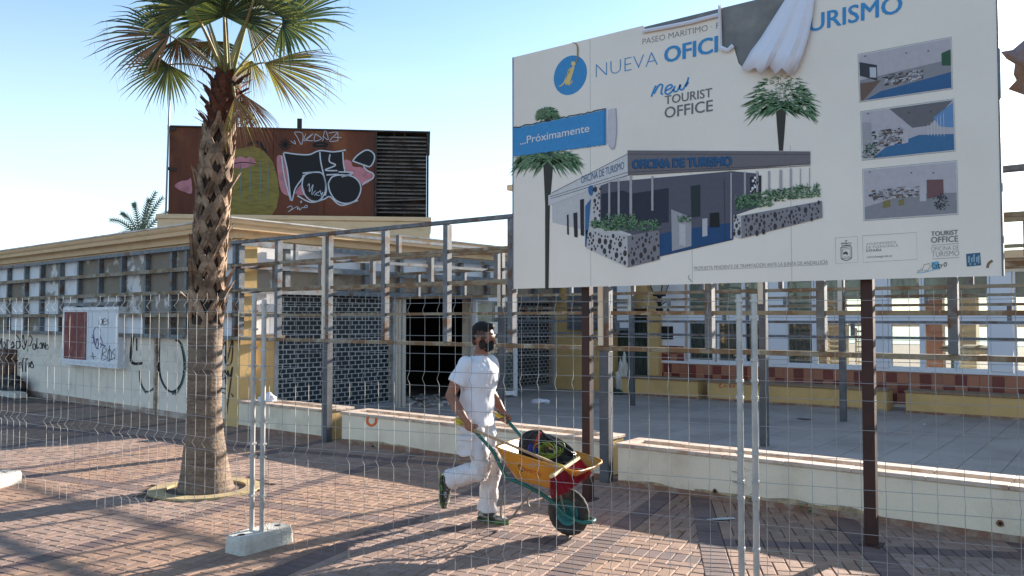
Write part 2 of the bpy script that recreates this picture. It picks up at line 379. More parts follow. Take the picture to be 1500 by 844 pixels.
for (p,rot,w_,l_,m_) in BR[:300]:
    k=(w_,l_,m_)
    if k not in cache:
        o=brick_mesh(w_,l_,'brick',None).build('brick',BM[m_],pavement,recalc=False); cache[k]=o.data
    else: o=link('brick',cache[k],pavement)
    o.matrix_basis=tiltm(p,rot)
rest=MB()
for (p,rot,w_,l_,m_) in BR[300:]:
    b=brick_mesh(w_,l_,'',None); M=tiltm(p,rot); rest.add([M@Vector(v) for v in b.v],b.f,m_)
o=rest.build('brick_field',BM,pavement,recalc=False); o['kind']='stuff'
print('bricks',len(BR))
# courtyard floor with tiles
cf=MB(); cf.add([(-11.7,8.2,-0.008),(8,8.2,-0.008),(8,17.6,-0.008),(-11.7,17.6,-0.008)],[(0,1,2,3)])
court=cf.build('courtyard_floor',M_joint); court['kind']='structure'
TS=0.45; tl=[]
for i in range(-26,17):
    for j in range(0,21):
        tl.append(Vector((i*TS+TS/2,8.2+j*TS+TS/2,0)))
tl.sort(key=lambda p:p.length if abs(p.dot(RT)/max(p.dot(FWD),.1))<0.64 else 99)
def tile_mb():
    mb=MB(); mb.bbox((-TS/2+.004,-TS/2+.004,-0.007),(TS/2-.004,TS/2-.004,0.004),0.002); return mb
tm=None; rest=MB()
for k,p in enumerate(tl):
    z=R.uniform(-.001,.001)
    if k<300:
        if tm is None: o=tile_mb().build('tile',M_tile,court); tm=o.data
        else: o=link('tile',tm,court)
        o.location=(p.x,p.y,z)
    else: rest.add([Vector(v)+Vector((p.x,p.y,z)) for v in tile_mb().v],tile_mb().f)
o=rest.build('tile_field',M_tile,court); o['kind']='stuff'
# tree pit ring
mb=MB(); n=40
for (r0,r1,z0,z1) in ((0.40,0.56,-0.01,0.010),):
    rin=[PALM+Vector((r0*math.cos(a),r0*math.sin(a),0)) for a in [2*PI*i/n for i in range(n)]]
    out=[PALM+Vector((math.copysign(min(abs(r1*1.0*math.cos(a)),.54),math.cos(a)),math.copysign(min(abs(r1*math.sin(a)),.54),math.sin(a)),0)) for a in [2*PI*i/n for i in range(n)]]
    for i in range(n):
        j=(i+1)%n; up=Vector((0,0,z1)); dn=Vector((0,0,z0-.1))
        mb.add([rin[i]+up,rin[j]+up,out[j]+up,out[i]+up,rin[i]+dn,rin[j]+dn,out[j]+dn,out[i]+dn],[(0,1,2,3),(1,0,4,5),(3,2,6,7)])
o=mb.build('tree_pit_ring',mat('yellow_resin',(0.50,0.38,0.18),0.85,col2=(0.36,0.27,0.15),scale=4,thr=(.4,.6),bump=0.3,fine=0.1)); tag(o,'yellow ring of paving kerb round the foot of the palm','tree surround')
mb=MB(); mb.ell(PALM+Vector((0,0,-0.03)),(0.43,0.43,0.02),n=24,m=4); tag(mb.build('tree_pit_soil',M_soil),'dark soil in the round opening under the palm','soil')

# ================================================================ LEFT BUILDING (flat roofed kiosk)
FY=7.70                                # street face of the steel frame
XC=py(341,420,FY).x                    # frame corner
ROT=math.radians(-2.4)
LB=empty('kiosk_building',(XC,FY,0),'single storey derelict kiosk with cream cornice, grey cladding frame and brick pattern roller shutters','building')
cR,sR=math.cos(ROT),math.sin(ROT)
def lw(s,out=0.0,z=0.0):               # street wall: s metres left of the corner, out = towards the street
    return Vector((XC-s*cR - out*(-sR)*(-1),FY-s*sR*1.0 - out*cR,z)) if False else Vector((XC,FY,z))+Vector((-cR,-sR,0))*s+Vector((sR,-cR,0))*out
LN=Vector((sR,-cR,0))
def lwp(x,y,out=0.0):
    return on_plane(x,y,Vector((XC,FY,0))+LN*out,LN)
def s_of(p): return (p-Vector((XC,FY,0))).dot(Vector((-cR,-sR,0)))
SPLIT={'graffiti_pink','graffiti','graffiti_tint','drawn_columns','drawn_windows','graffiti_drip','picture_detail_mull','sticker_drawing'}
def part(mb,name,m,parent=LB,sm=False,label=None,kind=None):
    if name in SPLIT:
        for b in mb.islands(): setp(b.build(name,m,None,sm),parent)
        return
    o=mb.build(name,m,None,sm); setp(o,parent)
    if label: o['label']=label
    if kind: o['kind']='stuff'
    return o
XS=-11.75                              # side wall plane facing the courtyard
YE=17.0
zA,zB,zC,zD,zE=1.443,1.82,2.215,2.615,2.985
# street wall body, local along s
def lwbox(mb,s0,s1,o0,o1,z0,z1,mi=0):
    vs=[lw(s,o,z) for z in (z0,z1) for o in (o0,o1) for s in (s0,s1)]
    mb.add(vs,[(0,2,3,1),(4,5,7,6),(0,1,5,4),(2,6,7,3),(0,4,6,2),(1,3,7,5)],mi)
WO=-0.13
mb=MB(); lwbox(mb,0.42,24,WO-0.25,WO,-0.05,3.05); part(mb,'street_wall',M_white)
mb=MB(); lwbox(mb,0.42,24,WO-0.001,WO+0.025,-0.02,0.10); part(mb,'wall_base',mat('dirty_base',(0.33,0.22,0.16),0.95,col2=(0.5,0.42,0.34),scale=3,bump=0.4,fine=0.1))
# yellow corner pillar
mb=MB(); lwbox(mb,-0.02,0.42,WO-0.3,WO-0.005,0,3.05); part(mb,'corner_pillar',M_yellow)
def sdy(x): return px(x,480,XS).y
y1a=sdy(405); y1b=sdy(578); y2a=sdy(590); y2b=sdy(692); y3a=sdy(722); y3b=sdy(812)
zsh=2.42
for (ya_,yb_,m_) in ((FY+.2,y1a,M_yellow),(y1b,y2a,M_white),(y2b,y3a,M_white),(y3b,YE,M_yellow)):
    mb=MB(); mb.box((XS-0.3,ya_,0),(XS,yb_,3.05)); part(mb,'side_wall',m_)
for (ya_,yb_) in ((y1a,y1b),(y2a,y2b),(y3a,y3b)):
    mb=MB(); mb.box((XS-0.28,ya_,zsh-.02),(XS-0.01,yb_,3.05)); part(mb,'lintel',M_white)
# interior behind the open doorway
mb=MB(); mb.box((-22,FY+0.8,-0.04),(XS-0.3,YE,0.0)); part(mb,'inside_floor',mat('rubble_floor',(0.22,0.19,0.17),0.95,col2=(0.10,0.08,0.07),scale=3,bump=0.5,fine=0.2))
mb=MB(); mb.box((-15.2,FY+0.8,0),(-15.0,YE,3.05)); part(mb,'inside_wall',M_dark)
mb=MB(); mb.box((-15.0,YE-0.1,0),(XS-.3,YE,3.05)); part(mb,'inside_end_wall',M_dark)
# X-facing return wall with yellow plaster (behind the courtyard, left)
xr1=py(882,500,YE).x
mb=MB(); mb.box((XS-0.3,YE,0),(xr1,YE+0.3,3.05)); part(mb,'return_wall',M_yellow)
# roof + cornice sweep
def sweep(mb,path,prof,mi=0):          # path: 2-D points, outside on the right-hand side; prof: (out,z)
    rings=[]
    for i,p in enumerate(path):
        p=Vector(p); a=Vector(path[i-1]) if i>0 else None; b=Vector(path[i+1]) if i<len(path)-1 else None
        t1=(p-a).normalized() if a is not None else (b-p).normalized(); t2=(b-p).normalized() if b is not None else t1
        n1=Vector((t1.y,-t1.x)); n2=Vector((t2.y,-t2.x)); m_=(n1+n2); m_=m_/max(m_.dot(n1),0.2)
        rings.append([Vector((p.x+m_.x*o_,p.y+m_.y*o_,z_)) for o_,z_ in prof])
    mb.loft(rings,True,mi)
pc=lw(24,WO); cc=lw(-0.02,WO)
path=[(pc.x,pc.y),(XS,lw(XC-XS,WO).y),(XS,YE),(xr1+0.3,YE)]
prof=[(-0.3,3.0),(0.03,3.0),(0.05,3.06),(0.10,3.07),(0.115,3.13),(0.16,3.18),(0.20,3.20),(0.21,3.27),(0.24,3.29),(0.26,3.345),(0.26,3.36),(-0.3,3.36)]
mb=MB(); sweep(mb,path,prof); part(mb,'cornice',M_cream,sm=0.7)
mb=MB(); sweep(mb,path,[(-0.3,3.362),(0.28,3.362),(0.285,3.385),(-0.3,3.40)]); part(mb,'cornice_cap',M_capwhite)
mb=MB(); mb.add([lw(24,-.1,3.37),lw(0,-.1,3.37),Vector((XS,YE,3.37)),Vector((-36,YE+3,3.37))],[(0,1,2,3)]); mb.add([lw(24,-.1,3.02),lw(0,-.1,3.02),Vector((XS,YE,3.02)),Vector((-36,YE+3,3.02))],[(0,1,2,3)]); part(mb,'roof',M_capwhite)
# cladding frame on the street wall: uprights and rails, boards between
MF=M_galv
sx=[s_of(lwp(x,400)) for x in (342,318,296,272,249,211,176,143,113,86,58,35,10)]
sx=[0.0]+[0.0+ (sx[4]-0)*k/4 for k in (1,2,3)]+sx[4:]
while sx[-1]<13: sx.append(sx[-1]+0.87)
CF=empty('cladding_frame',(XC,FY,0),'grey galvanised grid frame fixed to the left kiosk wall above the graffiti','metal frame')
for s in sx:
    mb=MB(); lwbox(mb,s-0.04,s+0.04,-0.10,-0.012,zA-0.02,zE+0.0); part(mb,'upright',M_galv,CF)
for z in (zA,zB,zC,zD,zE):
    mb=MB(); lwbox(mb,-0.0,sx[-1]+.1,-0.008,0.03,z-0.035,z+0.035)
    part(mb,'rail',M_rust if z in (zB,zC,zD) else M_galv,CF)
cols=['wwww','wwmw','bbmb','bbbb','bbmb','mmmw','bbww','bbww','wwwr','mmww','wwwb','wbww','wwwb','wmww','wwww','wwbw','wwww','wwww']
MM={'w':M_wboard,'b':M_brown,'m':M_mixed,'r':mat('red_board',(0.22,0.06,0.05),0.8,fine=0.1)}
zs=[zE,zD,zC,zB,zA]
for i in range(len(sx)-1):
    for r in range(4):
        mb=MB(); lwbox(mb,sx[i]+0.045,sx[i+1]-0.045,-0.125,-0.10-R.uniform(0,.012),zs[r+1]-0.02,zs[r]+0.02)
        c=cols[i%len(cols)][r]; part(mb,'wall_panel',MM[c],LB,label={'b':'bare brown wall panel','m':'half stripped wall panel','r':'dark red wall panel'}.get(c))
# side wall cladding frame
SF=empty('cladding_frame',(XS,FY,0),'grey galvanised frame with white panels over the roller shutters beside the courtyard','metal frame')
ys=[FY+0.1+0.9*k for k in range(11)]
for y in ys:
    mb=MB(); z0=zA if y<y1a else zC
    mb.box((XS+0.12,y-0.05,z0),(XS+0.20,y+0.05,zE)); part(mb,'upright',M_galv,SF)
for z,m_ in ((zE,M_galv),(zD,M_galv),(zC,M_galv)):
    mb=MB(); mb.box((XS+0.205,FY+0.06,z-0.045),(XS+0.24,YE-.1,z+0.045)); part(mb,'rail',m_,SF)
for z in (zA,zB):
    mb=MB(); mb.box((XS+0.205,FY+0.06,z-0.035),(XS+0.24,y1a,z+0.035)); part(mb,'rail',M_rust,SF)
for i in range(len(ys)-1):
    rows=[(zD,zE)]+([(zC,zD),(zB,zC),(zA,zB)] if ys[i+1]<y1a+.3 else [])
    for (a,b) in rows:
        mb=MB(); mb.box((XS+0.03,ys[i]+0.06,a+.05),(XS+0.06,ys[i+1]-0.06,b-.02)); part(mb,'wall_panel',M_wboard if R.random()<.85 else M_mixed,LB)
    if ys[i+1]>=y1a+.3:
        mb=MB(); mb.box((XS+0.03,ys[i]+0.02,zC+.06),(XS+0.10,ys[i+1]-0.02,zD-.05)); part(mb,'wall_panel',mat('bare_timber_board',(0.30,0.24,0.17),0.9,col2=(0.18,0.13,0.09),scale=3,fine=0.1),LB,label='bare weathered board over the shutter')
# roller shutters: lattice of bars with brick shaped holes
def shutter(ya,yb,label,z0=0.06,z1=zsh):
    mb=MB(); rowh=0.083; cw=0.165; x=XS-0.05
    nr=int((z1-z0)/rowh); ncol=int((yb-ya)/cw)
    for r in range(nr+1):
        z=z0+r*rowh; mb.box((x-0.004,ya,z-0.0065),(x+0.004,yb,z+0.0065))
        if r<nr:
            for c in range(ncol+1):
                y=ya+c*cw+(cw/2 if r%2 else 0)
                if y<yb: mb.box((x-0.003,y-0.009,z+0.006),(x+0.003,y+0.009,z+rowh-0.006))
    o=part(mb,'roller_shutter',M_shutter,LB,label=label,kind=True)
    mb=MB(); mb.box((XS-0.25,ya,z0-.06),(XS-0.17,yb,z1)); part(mb,'shutter_backing',mat('dark_sheen_backing',(0.022,0.034,0.042),0.35,fine=0.3),LB)  # dark sheet behind the bars, reflectivity put in as a lighter colour
    mb=MB(); mb.box((x-0.03,ya,0.0),(x+0.05,yb,z0+.06)); part(mb,'shutter_sill',mat('grey_sill',(0.20,0.21,0.22),0.6,fine=.1),LB)
    for y in (ya,yb):
        mb=MB(); mb.box((x-0.03,y-.04,0.0),(x+0.06,y+.04,z1)); part(mb,'shutter_guide',M_shutter,LB)
shutter(y1a,y1b,'wide roller shutter nearest the street corner')
shutter(y3a,y3b,'far roller shutter behind the walking man')
# door frames of the open doorway
for y,wd in ((y2a-0.12,.05),(y2a,.09),(y2b,.1)):
    mb=MB(); mb.bbox((XS-0.08,y-wd/2,0.0),(XS+0.05,y+wd/2,zsh-.1),0.006); part(mb,'door_jamb',mat('cream_door_frame',(0.50,0.46,0.39),.6,fine=.05),LB)
mb=MB(); mb.bbox((XS-0.08,y2a+.05,zsh-.25),(XS+0.05,y2b-.05,zsh-.1),0.006); part(mb,'door_head',M_dark,LB)
# glazed door standing open into the courtyard, right of the man's head
d0=Vector((XS+0.05,y2b+.05,0)); d1=d0+Vector((0.55,0.72,0)); DR=empty('glass_door',d0,'open white framed glass door with paper notices behind the man','door')
mb=MB(); mb.bar(d0+Vector((0,0,.03)),d0+Vector((0,0,2.2)),.07); setp(mb.build('stile',M_wframe),DR)
mb=MB(); mb.bar(d1+Vector((0,0,.03)),d1+Vector((0,0,2.2)),.07); setp(mb.build('stile',M_wframe),DR)
for z in (0.1,2.18):
    mb=MB(); mb.bar(d0+Vector((0,0,z)),d1+Vector((0,0,z)),.05,.09); setp(mb.build('door_rail',M_wframe),DR)
mb=MB(); mb.bar(d0+Vector((0,0,1.14)),d1+Vector((0,0,1.14)),.012,1.95); setp(mb.build('pane',M_glass),DR)
for (t,z,m_) in ((.45,1.55,'#e8e6dc'),(.6,1.9,'#d7d2c6'),(.5,1.2,'#c9c2b0')):
    q=d0+(d1-d0)*t; e=(d1-d0).normalized(); mb=MB(); mb.bar(q-e*.11+Vector((.02,-.02,z)),q+e*.11+Vector((.02,-.02,z)),.004,.26); setp(mb.build('paper_notice',flat(m_)),DR)
# roof upstand + rust coloured plant housing
HD=17.2                                 # the housing squarely faces the camera, not the street
HO=atd(247,317,HD-.2); HO.z=0
PH=PSI+math.radians(6.0); RH=Vector((math.cos(PH),math.sin(PH),0)); NH=Vector((-math.sin(PH),math.cos(PH),0))
def hpl(x,y): return on_plane(x,y,HO,NH)
def ha(x): return (hpl(x,250)-HO).dot(RH)
hz1=hpl(440,190.5).z; hz0=hpl(440,317).z
a0=ha(247); a1=ha(549); a2=ha(628); DP=2.4
HB=empty('plant_housing',HO,'rusty steel rooftop housing covered in graffiti with dark louvres at its right','rooftop housing',rz=PH)
UPS=empty('roof_upstand',HO,rz=PH); UPS.parent=LB; UPS.location=HO-Vector((XC,FY,0)) 
def hp(mb,name,m,parent=None,label=None):
    if name in SPLIT:
        for b in mb.islands(): b.build(name,m,parent or HB)
        return
    o=mb.build(name,m,parent or HB); 
    if label: o['label']=label
    return o
mb=MB(); mb.bbox((ha(234),-0.12,3.30),(ha(630),DP+.1,hz0-.10),0.01); hp(mb,'upstand_wall',M_cream,UPS)
mb=MB(); mb.bbox((ha(234)-.02,-0.15,hz0-.097),(ha(632)+.0,DP+.12,hz0+.0),0.012); hp(mb,'upstand_cap',M_cream,UPS)
pw=(a1-a0)/4
for k in range(4):
    mb=MB(); mb.bbox((a0+k*pw+.004,0,hz0+.003),(a0+(k+1)*pw-.004,.05,hz1),0.004); hp(mb,'steel_panel',M_rustplate)
for bx in (((a0,.06,hz0),(a0+.05,DP,hz1)),((a1,.3,hz0),(a2-.05,.34,hz1-.02)),((a0+.06,DP-.05,hz0),(a2-.05,DP,hz1)),((a2-.04,.1,hz0),(a2,DP-.06,hz1))):
    mb=MB(); mb.box(*bx); hp(mb,'housing_wall',M_blackmetal)
mb=MB(); mb.box((a0-.03,-.03,hz1),(a2+.03,DP+.1,hz1+.03)); hp(mb,'housing_top',M_blackmetal)
ns=21
for k in range(ns):
    z=hz0+.10+k*(hz1-hz0-.14)/ns; dz=R.uniform(-.008,.008)
    if k==3: dz=.05
    mb=MB(); mb.add([(a1+.03,.01,z),(a2-.05,.01,z+dz),(a2-.05,.07,z+.035+dz),(a1+.03,.07,z+.035),(a1+.03,.01,z+.014),(a2-.05,.01,z+.014+dz),(a2-.05,.07,z+.049+dz),(a1+.03,.07,z+.049)],[(0,1,2,3),(4,7,6,5),(0,4,5,1),(2,6,7,3),(0,3,7,4),(1,5,6,2)])
    hp(mb,'louvre_slat',mat('weathered_slat',(0.17,0.145,0.12),0.6,0.3,col2=(0.07,0.05,0.04),scale=4,rand=.3))
for x in (a1+.015,a2-.03,a1+(a2-a1)*.35,a1+(a2-a1)*.55):
    mb=MB(); mb.box((x-.012,.08,hz0),(x+.012,.12,hz1)); hp(mb,'louvre_upright',M_blackmetal)
for x in (a1+.001,a2-.045):
    mb=MB(); mb.box((x,-.005,hz0+.001),(x+.04,.03,hz1-.001)); hp(mb,'louvre_frame',M_blackmetal)
q=ha(437); mb=MB(); mb.box((q-.05,.1,hz1+.03),(q+.05,.18,hpl(437,172).z)); hp(mb,'vent_stub',M_blackmetal)
def hf(o_): 
    def g(x,y):
        p=hpl(x,y)-HO; return Vector((p.dot(RH),-o_,p.z))
    return g
f=hf(.004); f2=hf(.007); f3=hf(.010); PT=hp
K=lambda zx,zy:(400+zx/5.625,180+zy/5.625)
mb=MB(); poly(mb,[(335,222),(350,218),(372,214),(388,222),(400,238),(407,262),(409,285),(405,305),(398,315.5),(330,315.5)],f,sm=False)
g1=mat('yellow_spray',(0.24,0.185,0.04),0.8,col2=(0.15,0.105,0.03),scale=5,thr=(.4,.7),streak=(1,1,6),fine=.1); hp(mb,'graffiti_face',g1)
mb=MB()
for x in (337,352,366,381,392): stroke(mb,[(x,235),(x+1,262),(x-1,300)],1.3,f2,taper=True)
hp(mb,'graffiti_drip',flat((0.12,0.20,0.19),name='teal_spray'))
pink=mat('pink_spray',(0.50,0.20,0.22),0.8,col2=(0.35,0.14,0.15),scale=5)
mb=MB(); poly(mb,[(338,240),(346,232),(353,229),(360,232),(367,230),(375,238),(366,244),(354,247),(345,246)],f2,sm=True)
poly(mb,[(256,272),(264,266),(275,264),(280,262),(281,283),(270,281),(262,278)],f2,sm=True)
poly(mb,[K(30,300),K(70,270),K(110,330),K(140,560),K(120,600),K(60,540)],f,sm=True)
poly(mb,[K(585,310),K(640,315),K(660,360),K(740,370),K(825,425),K(800,480),K(740,510),K(700,470),K(640,430),K(590,400)],f,sm=True)
poly(mb,[K(180,580),K(200,520),K(235,480),K(260,590)],f,sm=True)
hp(mb,'graffiti_pink',pink)
mb=MB(); stroke(mb,[(340,241),(355,238),(374,240)],1.2,f3); stroke(mb,[(362,212),(376,208),(384,214),(392,226)],5,f2,taper=True)
poly(mb,[K(100,250),K(280,265),K(385,235),K(590,235),K(575,300),K(590,400),K(640,420),K(700,470),K(725,550),K(690,630),K(600,665),K(520,640),K(460,600),K(420,640),K(340,640),K(270,590),K(240,500),K(200,540),K(160,620),K(140,560)],f2)
poly(mb,[K(670,310),K(720,250),K(790,230),K(830,265),K(820,330),K(790,355),K(720,330)],f2,sm=True)
stroke(mb,[K(330,180),K(380,165),K(440,175),K(435,190),K(350,192),K(330,180)],3,f2)
for a in range(0,6):
    c_=K(100,180); ca,sa=math.cos(a*PI/6),math.sin(a*PI/6); stroke(mb,[(c_[0]-9*ca,c_[1]-9*sa),(c_[0]+9*ca,c_[1]+9*sa)],1.6,f2,sm=False)
hp(mb,'graffiti_black',flat((0.012,0.011,0.012),name='black_spray'))
mb=MB(); W=1.9
for pts,cl in (([K(90,245),K(200,260),K(300,262),K(385,230),K(500,240),K(600,225)],0),([K(85,250),K(120,400),K(150,640),K(185,540),K(240,460),K(250,430)],0),([K(70,270),K(95,450),K(145,640)],0),
  ([K(385,240),K(395,330),K(420,440),K(440,540),K(430,600)],0),([K(470,260),K(465,320),K(515,350),K(430,390),K(530,395)],0),([K(245,415),K(330,408),K(400,415),K(430,480),K(430,570),K(380,640),K(310,640),K(255,580),K(240,500),K(265,430),K(330,408)],0),
  ([K(455,500),K(490,445),K(570,430),K(660,445),K(715,500),K(720,570),K(680,640),K(600,665),K(520,640),K(470,570),K(455,500)],0),([K(575,240),K(580,330),K(592,400)],0),([K(440,430),K(540,425)],0),([K(540,405),K(660,412),K(565,445),K(650,425)],0),
  ([K(655,315),K(700,265),K(770,225),K(825,250),K(835,300),K(800,360),K(740,345),K(655,315)],0),([K(740,345),K(770,390),K(825,420),K(820,460),K(760,490),K(735,515)],0),([K(200,600),K(310,655),K(420,630),K(470,610),K(560,680),K(700,640)],0)):
    stroke(mb,pts,W,f3,taper=False)
for pts in ([K(145,150),K(185,175),K(175,145)],[K(175,80),K(200,120),K(235,180),K(245,90),K(180,75)],[K(270,90),K(255,150),K(300,120),K(330,90),K(270,140),K(330,150)],[K(350,90),K(340,150),K(400,130),K(345,90)],[K(410,150),K(430,60),K(455,140),K(410,110)],[K(460,85),K(530,80),K(465,150),K(535,148)],[K(535,75),K(535,150)],[K(500,120),K(565,122)],
   [K(285,520),K(300,505),K(300,570),K(330,510),K(320,590),K(350,560)],[K(340,600),K(370,570),K(350,590),K(385,600)],[K(370,580),K(390,560),K(395,590),K(412,570),K(395,610)],
   [K(115,700),K(150,685),K(155,710),K(125,735),K(200,690),K(200,715),K(215,700),K(220,720),K(240,700),K(270,700),K(285,690),K(270,680),K(255,700)],[K(225,650),K(235,645),K(235,658),K(224,655)]):
    stroke(mb,pts,0.9,f3)
hp(mb,'graffiti_outline',flat((0.50,0.52,0.55),name='white_spray'))
# mast beside the housing
mz=3.38; mq=atd(242,330,HD-.3); mt=atd(249.5,114,HD-.3)
ME=empty('antenna_mast',(mq.x,mq.y,mz),'thin grey mast standing at the left end of the rusty rooftop housing','mast')
mb=MB(); mb.tube([Vector((mq.x,mq.y,mz)),atd(245.5,230,HD-.3),mt,atd(251,0,HD-.3)],0.02,8); setp(mb.build('pole',mat('mast_steel',(0.25,0.26,0.28),0.5,0.3,fine=.1),None,True),ME)
for yy in (188,247):
    q=atd(246,yy,HD-.3); mb=MB(); mb.bar(q,q+RT*.22+FWD*.25,.05,.06); setp(mb.build('bracket',M_blackmetal),ME)
# palm fronds showing over the roof at the left (a second palm beyond)
# street wall graffiti + notice board
ws=lambda x,y: lwp(x,y,WO+0.004)
Kg=lambda zx,zy:(zx/3.837,420+zy/3.837)
mb=MB()
for pts,wd in (([Kg(745,285),Kg(738,420),Kg(800,430)],4.2),([Kg(768,290),Kg(768,360)],2),([Kg(785,470),Kg(790,540),Kg(825,590),Kg(870,560),Kg(885,470),Kg(885,330),Kg(880,290)],2.6),([Kg(895,290),Kg(895,470),Kg(925,560),Kg(970,590),Kg(1020,540),Kg(1035,430),Kg(1015,320),Kg(985,300)],2.8),([Kg(965,600),Kg(990,590)],5),
   ([Kg(1230,310),Kg(1250,310),Kg(1235,400),Kg(1265,310),Kg(1270,430),Kg(1305,300),Kg(1300,420),Kg(1270,440),Kg(1262,390)],1.4),([Kg(1235,480),Kg(1235,520)],1.5),([Kg(1255,470),Kg(1250,520),Kg(1270,500),Kg(1262,470),Kg(1270,550)],1.4),([Kg(1275,520),Kg(1280,470),Kg(1290,510),Kg(1305,460),Kg(1270,720)],1.5),([Kg(1235,570),Kg(1270,575)],1.5),([Kg(1235,590),Kg(1265,600)],1.5),([Kg(1300,600),Kg(1310,620)],1.5)):
    stroke(mb,pts,wd,ws)
# "…ofrando Polaná / graffico" scrawl
cur=[[(0,325),(8,290),(10,345)],[(15,345),(20,310),(32,330),(20,345),(34,345)],[(40,350),(40,300),(55,310)],[(62,330),(72,310),(78,340),(60,345),(84,330)],[(90,270),(110,300),(110,340),(92,345),(92,310),(108,310)],[(118,340),(128,270),(140,330),(150,300),(136,352),(124,330)],[(155,365),(160,280),(180,290),(170,330),(158,330)],[(186,350),(184,325),(197,325),(198,350),(186,352)],[(208,290),(206,345),(218,340)],[(222,325),(232,315),(234,345),(222,345)],[(240,350),(242,315),(254,350),(254,312)],[(258,335),(268,325),(270,350),(258,350)],
     [(70,430),(82,415),(84,450),(72,470),(68,440)],[(92,455),(92,420),(102,415)],[(106,440),(116,425),(118,455),(106,455)],[(126,480),(128,410),(140,405)],[(144,480),(146,410),(158,408)],[(162,455),(162,425)],[(168,450),(180,420),(168,435),(176,455),(188,450),(180,425)]]
for c in cur: stroke(mb,[Kg(*p) for p in c],1.5,ws)
part(mb,'graffiti',flat((0.016,0.016,0.02),name='black_marker'),LB)
mb=MB(); 
for pts in ([Kg(1020,320),Kg(1043,430),Kg(1025,540),Kg(985,610)],[Kg(782,480),Kg(796,560),Kg(820,600)]): stroke(mb,pts,1.6,lambda x,y: lwp(x,y,WO+0.007))
part(mb,'graffiti_tint',flat((0.04,0.13,0.11),name='green_marker'),LB)
# pipe on wall
q=lwp(220,540,0); s_=s_of(q); mb=MB(); lwbox(mb,s_-.03,s_+.03,WO,WO+.05,0.0,zA-.05); part(mb,'down_pipe',mat('stained_pipe',(0.45,0.36,0.26),0.8,col2=(.25,.15,.1),scale=6),LB)
NB=empty('notice_board',lwp(133,500,WO),'wall mounted notice board with a dark red half and a white graffitied half','notice board')
def nbq(x0,y0,x1,y1,o0,o1):
    mb=MB(); A=s_of(lwp(x0,480,o1)); B=s_of(lwp(x1,480,o1)); z1=lwp((x0+x1)/2,y0,o1).z; z0=lwp((x0+x1)/2,y1,o1).z
    lwbox(mb,B,A,o0,o1,z0,z1); return mb
part(nbq(92,450,173,537,WO,0.04),'cabinet',M_wframe,NB)
part(nbq(94,457,127,527,0.04,0.046),'red_panel',mat('brick_red_panel',(0.20,0.055,0.045),0.8,col2=(0.30,0.10,0.08),scale=4,thr=(.5,.6)),NB)
part(nbq(129,455,170,531,0.04,0.045),'white_panel',M_wboard,NB)
part(nbq(93,443,172,448,-0.0,0.09),'hood',M_galv,NB)
for yy,xx in ((452.5,(92,173)),(530,(92,173))): part(nbq(xx[0],yy-1.8,xx[1],yy+1.8,0.045,0.06),'frame_bar',M_wframe,NB)
for xx in (128,): part(nbq(xx-.7,455,xx+.7,528,0.045,0.058),'frame_bar',M_wframe,NB)
wb=lambda x,y: lwp(x,y,0.049)
mb=MB()
for c in ([(560,180),(556,212),(572,210),(574,185),(560,182)],[(580,182),(580,214),(596,212)],[(580,196),(592,196)],[(580,182),(594,180)],[(610,182),(600,190),(610,202),(600,214)],[(570,410),(580,340),(598,360),(576,380),(602,400),(575,415)],[(612,350),(604,400),(622,410),(626,370),(614,350)],[(650,345),(632,370),(648,390),(628,412)],[(600,420),(650,400)],[(615,330),(614,440)],[(505,390),(540,395)],[(520,370),(525,410)]):
    stroke(mb,[Kg(*p) for p in c],0.8,wb)
part(mb,'scribble',MATS['black_marker'],NB)
mb=MB()
for c in ([(525,250),(540,228),(562,240),(560,270),(575,320),(545,350),(530,300),(525,250)],[(520,270),(535,330),(545,290),(556,330),(560,270)],[(545,350),(560,320),(595,335),(560,325)],[(536,300),(570,290)],[(510,285),(530,290),(520,320)]): stroke(mb,[Kg(*p) for p in c],0.9,wb)
part(mb,'scribble',flat((0.09,0.07,0.22),name='violet_marker'),NB)
# ================================================================ PERGOLA FRAME over the courtyard
YR=[FY,11.15,14.6]
fx=[py(x,480,FY).x for x in (407,480,564,655,750,888,1040,1204,1397)]
XP0=py(480,480,FY).x; XP1=py(888,480,FY).x; XP2=XP1+4.65; XP3=XP2+4.65
PG=empty('pergola_frame',(XP0,FY,0),'rusting open steel pergola frame of rails and posts around the courtyard','pergola frame')
def pg(mb,name,m,label=None):
    o=mb.build(name,m); setp(o,PG)
    if label: o['label']=label
    return o
for XB in (XP0,XP1,XP2,XP3):
    for k,Y in enumerate(YR):
        mb=MB()
        X=XB+(0,.45,.53 if XB>XP0+1 else 1.07)[k]
        if k==0:
            mb.bbox((X-0.065,Y-0.05,0),(X+0.05,Y+0.06,zA-.03),0.008)
            pg(mb,'post',M_post)
            mb=MB(); mb.bbox((X-0.075,Y-0.056,zA+.03),(X-0.010,Y+0.05,zE-.035),0.005); pg(mb,'post_cover',M_cream_paint,'peeling cream painted upper half of the post')
            mb=MB(); mb.bbox((X-0.009,Y-0.04,zA+.03),(X+0.055,Y+0.05,zE-.035),0.004); pg(mb,'upright',M_galv)
        else:
            xx=px  # back rows
            mb.bbox((X-0.05,Y-0.05,0),(X+0.05,Y+0.05,zD if k==1 else zA),0.005); pg(mb,'post',M_post)
            mb=MB(); mb.bbox((X-0.055,Y-0.056,zC-.25 if k==1 else zB),(X+0.02,Y-0.051,zE-.04),0.002); pg(mb,'post_cover',M_cream_paint)
            mb=MB(); mb.bbox((X-0.045,Y-0.045,zD if k==1 else zA),(X+0.045,Y+0.045,(zE if k==1 else zD)-.04),0.004); pg(mb,'upright',M_galv)
XL=XC-0.02; XR_=XP3+.1
